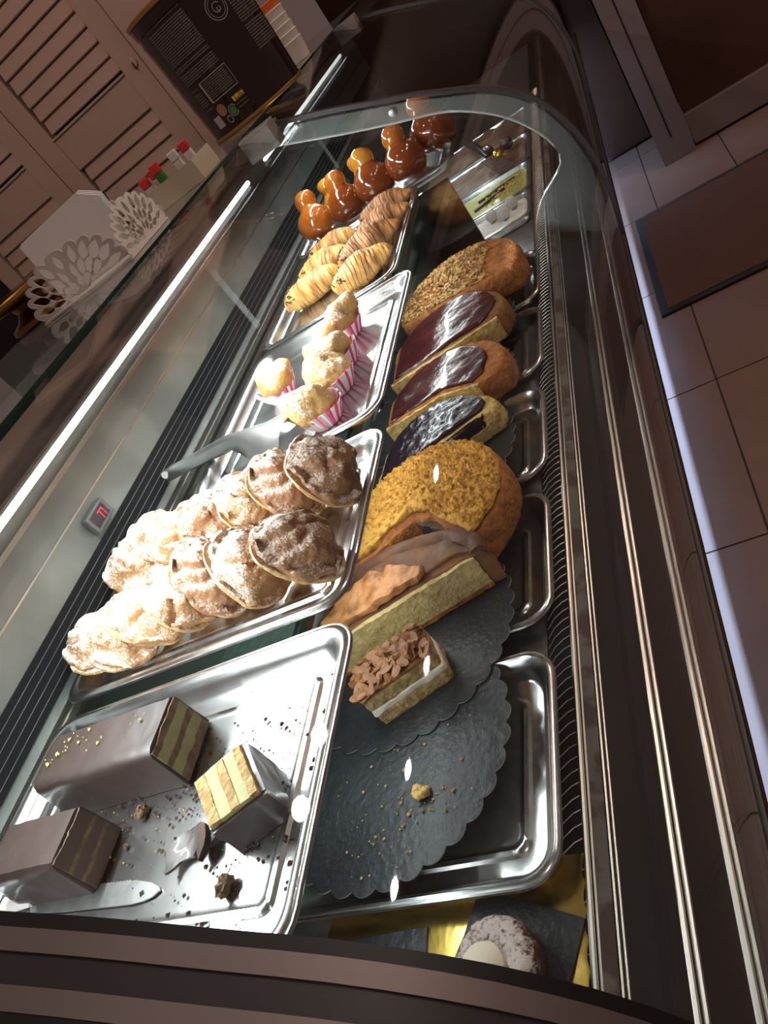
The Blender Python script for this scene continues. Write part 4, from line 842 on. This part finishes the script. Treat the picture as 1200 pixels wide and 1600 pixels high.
for i, (x, y, m, lab) in enumerate(((-0.355, 2.075, 'goldfoil', 'gold foil wrapped chocolate on the brown confection'), (-0.335, 2.135, 'choc', 'dark round chocolate beside the gold foil one'), (-0.390, 2.16, 'choc', 'dark round chocolate behind the spatula'))):
    bm = bmesh.new(); bmesh.ops.create_icosphere(bm, subdivisions=3, radius=0.017)
    for q in bm.verts: q.co += noise.noise_vector(q.co * 120 + Vector((i, 0, 0))) * 0.0018
    me = bpy.data.meshes.new('chocolate_ball'); bm.to_mesh(me); bm.free(); me.materials.append(M[m]); o = bpy.data.objects.new('chocolate_ball', me); link(o); o.location = (x, y, 0.773); tag(o, lab, 'confection', 'round chocolates')
spt = thing('spatula', 'black handled spatula lying across the chocolate and pistachio pans', 'spatula', (0, 0, 0))
v, f = tubed([(-0.475, 2.37, 0.785), (-0.455, 2.32, 0.785), (-0.41, 2.19, 0.782), (-0.385, 2.10, 0.778)], [0.009, 0.012, 0.010, 0.008], 12, 0.7); obj('handle', v, f, 'handle', spt)
v, f = boxd(-0.022, 0.022, 0, 0.13, 0, 0.0015); o = obj('blade', v, f, 'choccut', spt, smooth=False, loc=(-0.335, 1.975, 0.757), rot=(math.radians(9), 0, math.radians(22)))

# ---------------------------------------------------------------- things on the top plate
ZT = 1.2140
tb = thing('chocolate_tub', 'big dark brown cocoa tub with gold rim and printed label', 'tub', (-0.700, 1.800, ZT))
H = 0.262; R0, R1 = 0.117, 0.124
v, f = lathed([(0.112, 0.0005), (R0, 0.004), (R0 + 0.001, 0.03), (R1, H - 0.025)], 64); obj('body', v, f, 'tub', tb)
v, f = lathed([(R0 + 0.001, 0.0), (R0 + 0.0035, 0.002), (R0 + 0.0035, 0.006), (R0 + 0.001, 0.008)], 64, cap0=False, cap1=False); obj('bottom_rim', v, f, 'gold', tb)
v, f = lathed([(R1, H - 0.026), (R1 + 0.003, H - 0.024), (R1 + 0.004, H - 0.006), (R1 + 0.001, H), (R1 - 0.01, H + 0.001)], 64); obj('lid', v, f, 'tub', tb)
v, f = lathed([(R1 + 0.003, H - 0.004), (R1 + 0.006, H - 0.003), (R1 + 0.006, H + 0.004), (R1 + 0.002, H + 0.006)], 64, cap0=False, cap1=False); obj('lid_rim', v, f, 'gold', tb)
def on_tub(u, z, off=0.0007):
    a = u; r = R0 + 0.001 + (R1 - R0 - 0.001) * max(0, (z - 0.03) / (H - 0.055)) + off; return Vector((r * math.cos(a), r * math.sin(a), z))
def strip(u0, u1, z0, z1, n=3):
    V = [on_tub(u0 + (u1 - u0) * i / n, z) for i in range(n + 1) for z in (z0, z1)]
    return V, [(2 * i, 2 * i + 2, 2 * i + 3, 2 * i + 1) for i in range(n)]
random.seed(44); ink, gold, bright = [], [], []
def textblock(u0, u1, z1, z0, rows, dens=0.86):
    dz = (z1 - z0) / rows
    for r in range(rows):
        u = u0; zt = z1 - r * dz
        if random.random() < 0.12: continue
        while u < u1:
            wl_ = random.uniform(0.012, 0.05); e = min(u1, u + wl_)
            ink.append(strip(u, e, zt - dz * 0.55, zt, 1)); u = e + 0.010
UA = math.radians(-96)
textblock(UA - 0.42, UA + 0.40, 0.236, 0.118, 26); textblock(UA + 1.10, UA + 1.75, 0.236, 0.085, 30); textblock(UA - 0.12, UA + 0.40, 0.108, 0.072, 9); textblock(UA - 0.42, UA - 0.22, 0.108, 0.060, 10); textblock(UA + 0.20, UA + 0.42, 0.040, 0.030, 3)
for u0, u1, z0, z1 in ((UA - 0.16, UA + 0.44, 0.110, 0.1115), (UA - 0.16, UA + 0.44, 0.068, 0.0695), (UA - 0.165, UA - 0.13, 0.068, 0.1115), (UA + 0.435, UA + 0.442, 0.068, 0.1115), (UA - 0.40, UA - 0.22, 0.022, 0.045)): bright.append(strip(u0, u1, z0, z1, 4))
def ring_on(u, z, r0, r1, a0=0, a1=2 * PI, n=26):
    V = []
    for i in range(n + 1):
        a = a0 + (a1 - a0) * i / n
        for r in (r0, r1): V.append(on_tub(u + r * math.cos(a) / R1, z + r * math.sin(a)))
    return V, [(2 * i, 2 * i + 2, 2 * i + 3, 2 * i + 1) for i in range(n)]
swirl = [ring_on(UA + 0.86, 0.190, 0.022, 0.0235), ring_on(UA + 0.86, 0.190, 0.0175, 0.0185), ring_on(UA + 0.86, 0.190, 0.008, 0.0095, 0.5, 5.0), ring_on(UA + 0.88, 0.186, 0.003, 0.0045, 2, 7)]
obj('small_print', *join(ink), 'ink', tb, smooth=False); obj('label_frames', *join(bright), 'inkbright', tb, smooth=False); obj('swirl_emblem', *join(swirl), 'inkbright', tb, smooth=False)
random.seed(3); gl_ = []
for i in range(8):
    u = UA + 0.20 + i * 0.030; gl_.append(strip(u, u + 0.010, 0.046, 0.056, 1)); gl_.append(strip(u + 0.010, u + 0.022, random.choice((0.046, 0.050, 0.053)), random.choice((0.052, 0.0535, 0.056)), 1))
obj('yellow_wordmark', *join(gl_), 'inkgold', tb, smooth=False)
obj('cocoa_emblem', *ring_on(UA - 0.10, 0.049, 0.0005, 0.010), 'almond', tb, smooth=False); obj('leaf_emblem', *ring_on(UA + 0.09, 0.036, 0.0005, 0.008), 'green', tb, smooth=False)
obj('emblem_rings', *join([ring_on(UA - 0.10, 0.049, 0.0102, 0.0115), ring_on(UA + 0.09, 0.036, 0.0100, 0.0115, 0.4, 5.8), ring_on(UA - 0.06, 0.026, 0.006, 0.0075)]), 'inkbright', tb, smooth=False)
# napkin holder with leaf cut-outs
nh = thing('napkin_holder', 'pale leaf-cutout napkin holder on the top glass plate', 'napkin holder', (-0.677, 1.001, ZT))
box('base', -0.206, 0.0, 0.0, 0.152, 0.0005, 0.003, 'holder', nh)
def leaf_panel(W, Hh, place, nm):
    """sheet with a scalloped top and leaf shaped cut-outs fanning out from the middle of its foot"""
    c0 = W * 0.5; bm = bmesh.new()
    def loop(pts):
        vs = [bm.verts.new((x, z, 0)) for x, z in pts]; return [bm.edges.new((vs[i], vs[(i + 1) % len(vs)])) for i in range(len(vs))]
    nb = 11; out = [(W + 0.001, 0.0)]
    for i in range(nb * 8 + 1):
        th_ = PI * i / (nb * 8); bump_ = abs(math.sin(nb * th_)) ** 0.6; rr = 0.90 + 0.12 * bump_
        out.append((c0 + c0 * 1.02 * rr * math.copysign(abs(math.cos(th_)) ** 0.8, math.cos(th_)), 0.004 + Hh * rr * math.sin(th_) ** 0.8 * (1 if 0 < i < nb * 8 else 0)))
    out.append((-0.001, 0.0)); E = loop(out)
    def P2(th_, rr): return Vector((c0 + c0 * 1.0 * rr * math.copysign(abs(math.cos(th_)) ** 0.8, math.cos(th_)), 0.004 + Hh * rr * math.sin(th_) ** 0.8))
    for r0, r1, n, wd, ph in ((0.14, 0.40, 6, 0.075, 0.5), (0.36, 0.66, 10, 0.085, 0.5), (0.62, 0.95, 11, 0.085, 0.5)):
        for i in range(n):
            th_ = PI * (i + ph) / n; a_ = P2(th_, r0); b_ = P2(th_, r1); d_ = b_ - a_; nrm = Vector((-d_.y, d_.x)).normalized(); half = min(0.26 * d_.length, wd * W * (0.5 + 0.5 * math.sin(th_)) * 0.55)
            pts = [a_ + d_ * (k / 8) + nrm * half * math.sin(PI * (k / 8) ** 0.8) for k in range(9)] + [a_ + d_ * (k / 8) - nrm * half * math.sin(PI * (k / 8) ** 0.8) for k in range(7, 0, -1)]
            E += loop([(p.x, max(0.006, p.y)) for p in pts])
    bmesh.ops.triangle_fill(bm, edges=E, use_beauty=True)
    me = bpy.data.meshes.new(nm)
    for q in bm.verts: q.co = place(q.co.x, q.co.y, 0)
    bm.to_mesh(me); bm.free(); me.materials.append(M['holder']); o = bpy.data.objects.new(nm, me); link(o, nh)
    m_ = o.modifiers.new('sheet', 'SOLIDIFY'); m_.thickness = 0.0016; m_.offset = 0
leaf_panel(0.206, 0.068, lambda a, b, d: Vector((-a, d, b)), 'leaf_panel'); leaf_panel(0.152, 0.064, lambda a, b, d: Vector((-0.001, a, b)), 'leaf_panel')
leaf_panel(0.206, 0.068, lambda a, b, d: Vector((-a, 0.151, b)), 'leaf_panel')
np_ = thing('napkin_stack', 'white paper napkins standing in the leaf holder', 'napkins', (-0.78, 1.06, ZT + 0.0035))
for i in range(3):
    V = []; w2, hh = 0.088, 0.104 + 0.001 * i; 
    for d in (0, 0.002):
        for a, b in ((-w2, 0), (w2, 0), (w2, hh - 0.02), (w2 - 0.03, hh), (-w2, hh - 0.004)): V.append((a, i * 0.004 + d + b * 0.10, b))
    obj('napkin', V, [(0, 1, 2, 3, 4), (9, 8, 7, 6, 5)] + [(k, 5 + k, 5 + (k + 1) % 5, (k + 1) % 5) for k in range(5)], 'paper', np_, smooth=False)
# carton with packs
ct = thing('carton_tray', 'low beige carton holding small red capped packs', 'carton', (-0.710, 1.33, ZT))
v, f = join([boxd(-0.07, 0.06, -0.045, -0.043, 0.0005, 0.036), boxd(-0.07, 0.06, 0.043, 0.045, 0.0005, 0.036), boxd(-0.07, -0.068, -0.043, 0.043, 0.0005, 0.036), boxd(0.058, 0.06, -0.043, 0.043, 0.0005, 0.036)]); obj('walls', v, f, 'carton', ct, smooth=False)
box('bottom', -0.068, 0.058, -0.043, 0.043, 0.0005, 0.002, 'carton', ct)
for i, (x, y, hh, m, lab) in enumerate(((-0.762, 1.31, 0.056, 'white', 'red capped white pack at the left end of the carton'), (-0.745, 1.325, 0.060, 'white', 'red capped white pack, second in the carton'), (-0.728, 1.31, 0.064, 'green', 'red capped green pack in the middle of the carton'), (-0.700, 1.34, 0.060, 'white', 'white capped pack in the carton without red'), (-0.668, 1.33, 0.062, 'white', 'red capped white pack at the right end of the carton'))):
    p = thing('small_pack', lab, 'pack', (x, y, ZT + 0.0025), (0, 0, 0.2), group='packs in the beige carton')
    box('sleeve', -0.0075, 0.0075, -0.0065, 0.0065, 0, hh - 0.016, m, p, 0.001); box('cap', -0.008, 0.008, -0.007, 0.007, hh - 0.0158, hh, 'white' if i == 3 else 'red', p, 0.0012)
# brass dish at left edge
bd = thing('brass_stand', 'dark brass footed stand with curved rim at the left edge', 'stand', (-0.985, 1.13, ZT))
v, f = lathed([(0.055, 0.0005), (0.060, 0.004), (0.058, 0.012), (0.040, 0.018), (0.030, 0.028), (0.034, 0.038), (0.075, 0.045), (0.080, 0.050), (0.079, 0.060), (0.070, 0.062)], 40); obj('foot_and_dish', v, f, 'brass', bd)
v, f = lathed([(0.0795, 0.0505), (0.0825, 0.053), (0.0825, 0.058), (0.0795, 0.0605)], 40, cap0=False, cap1=False); obj('rim', v, f, 'gold', bd)
# cups and jar beyond the tub
jr_ = thing('plastic_jar', 'clear plastic jar with green and orange label beyond the tub', 'jar', (-0.715, 2.06, ZT))
v, f = lathed([(0.040, 0.0005), (0.045, 0.004), (0.045, 0.11), (0.040, 0.12)], 32); obj('body', v, f, 'rib', jr_)
v, f = lathed([(0.0456, 0.02), (0.0456, 0.05)], 32, cap0=False, cap1=False); obj('green_band', v, f, 'green', jr_); v, f = lathed([(0.0458, 0.050), (0.0458, 0.066)], 32, cap0=False, cap1=False); obj('orange_band', v, f, 'orange', jr_)
cp = thing('cup_stack', 'stack of pale ribbed paper cups with orange cup beyond the tub', 'cups', (-0.70, 2.24, ZT))
for i in range(6):
    v, f = lathed([(0.030, 0.0), (0.036, 0.045), (0.038, 0.048), (0.036, 0.050)], 30); obj('cup', v, f, 'orange' if i == 5 else 'white', cp, loc=(0, 0, 0.0005 + i * 0.020))

# ---------------------------------------------------------------- ceiling downlights on a track, warm ones added as fill
M['bulb'] = mat('lamp_face', (1, 0.95, 0.9), 0.4, emit=(1.0, 0.93, 0.86), estr=60)
for (x, y), en, col_, aim, cone, lab in DOWN:
    t = thing('downlight', lab, 'lamp', (x, y, 2.70), group='ceiling downlights')
    v, f = lathed([(0.045, -0.015), (0.045, 0.05), (0.030, 0.06), (0.012, 0.065), (0.012, 0.20)], 24, cap0=False); obj('housing', v, f, 'handle', t)
    v, f = lathed([(0.028, -0.004), (0.028, -0.002)], 20); obj('lamp_face', v, f, 'bulb', t)
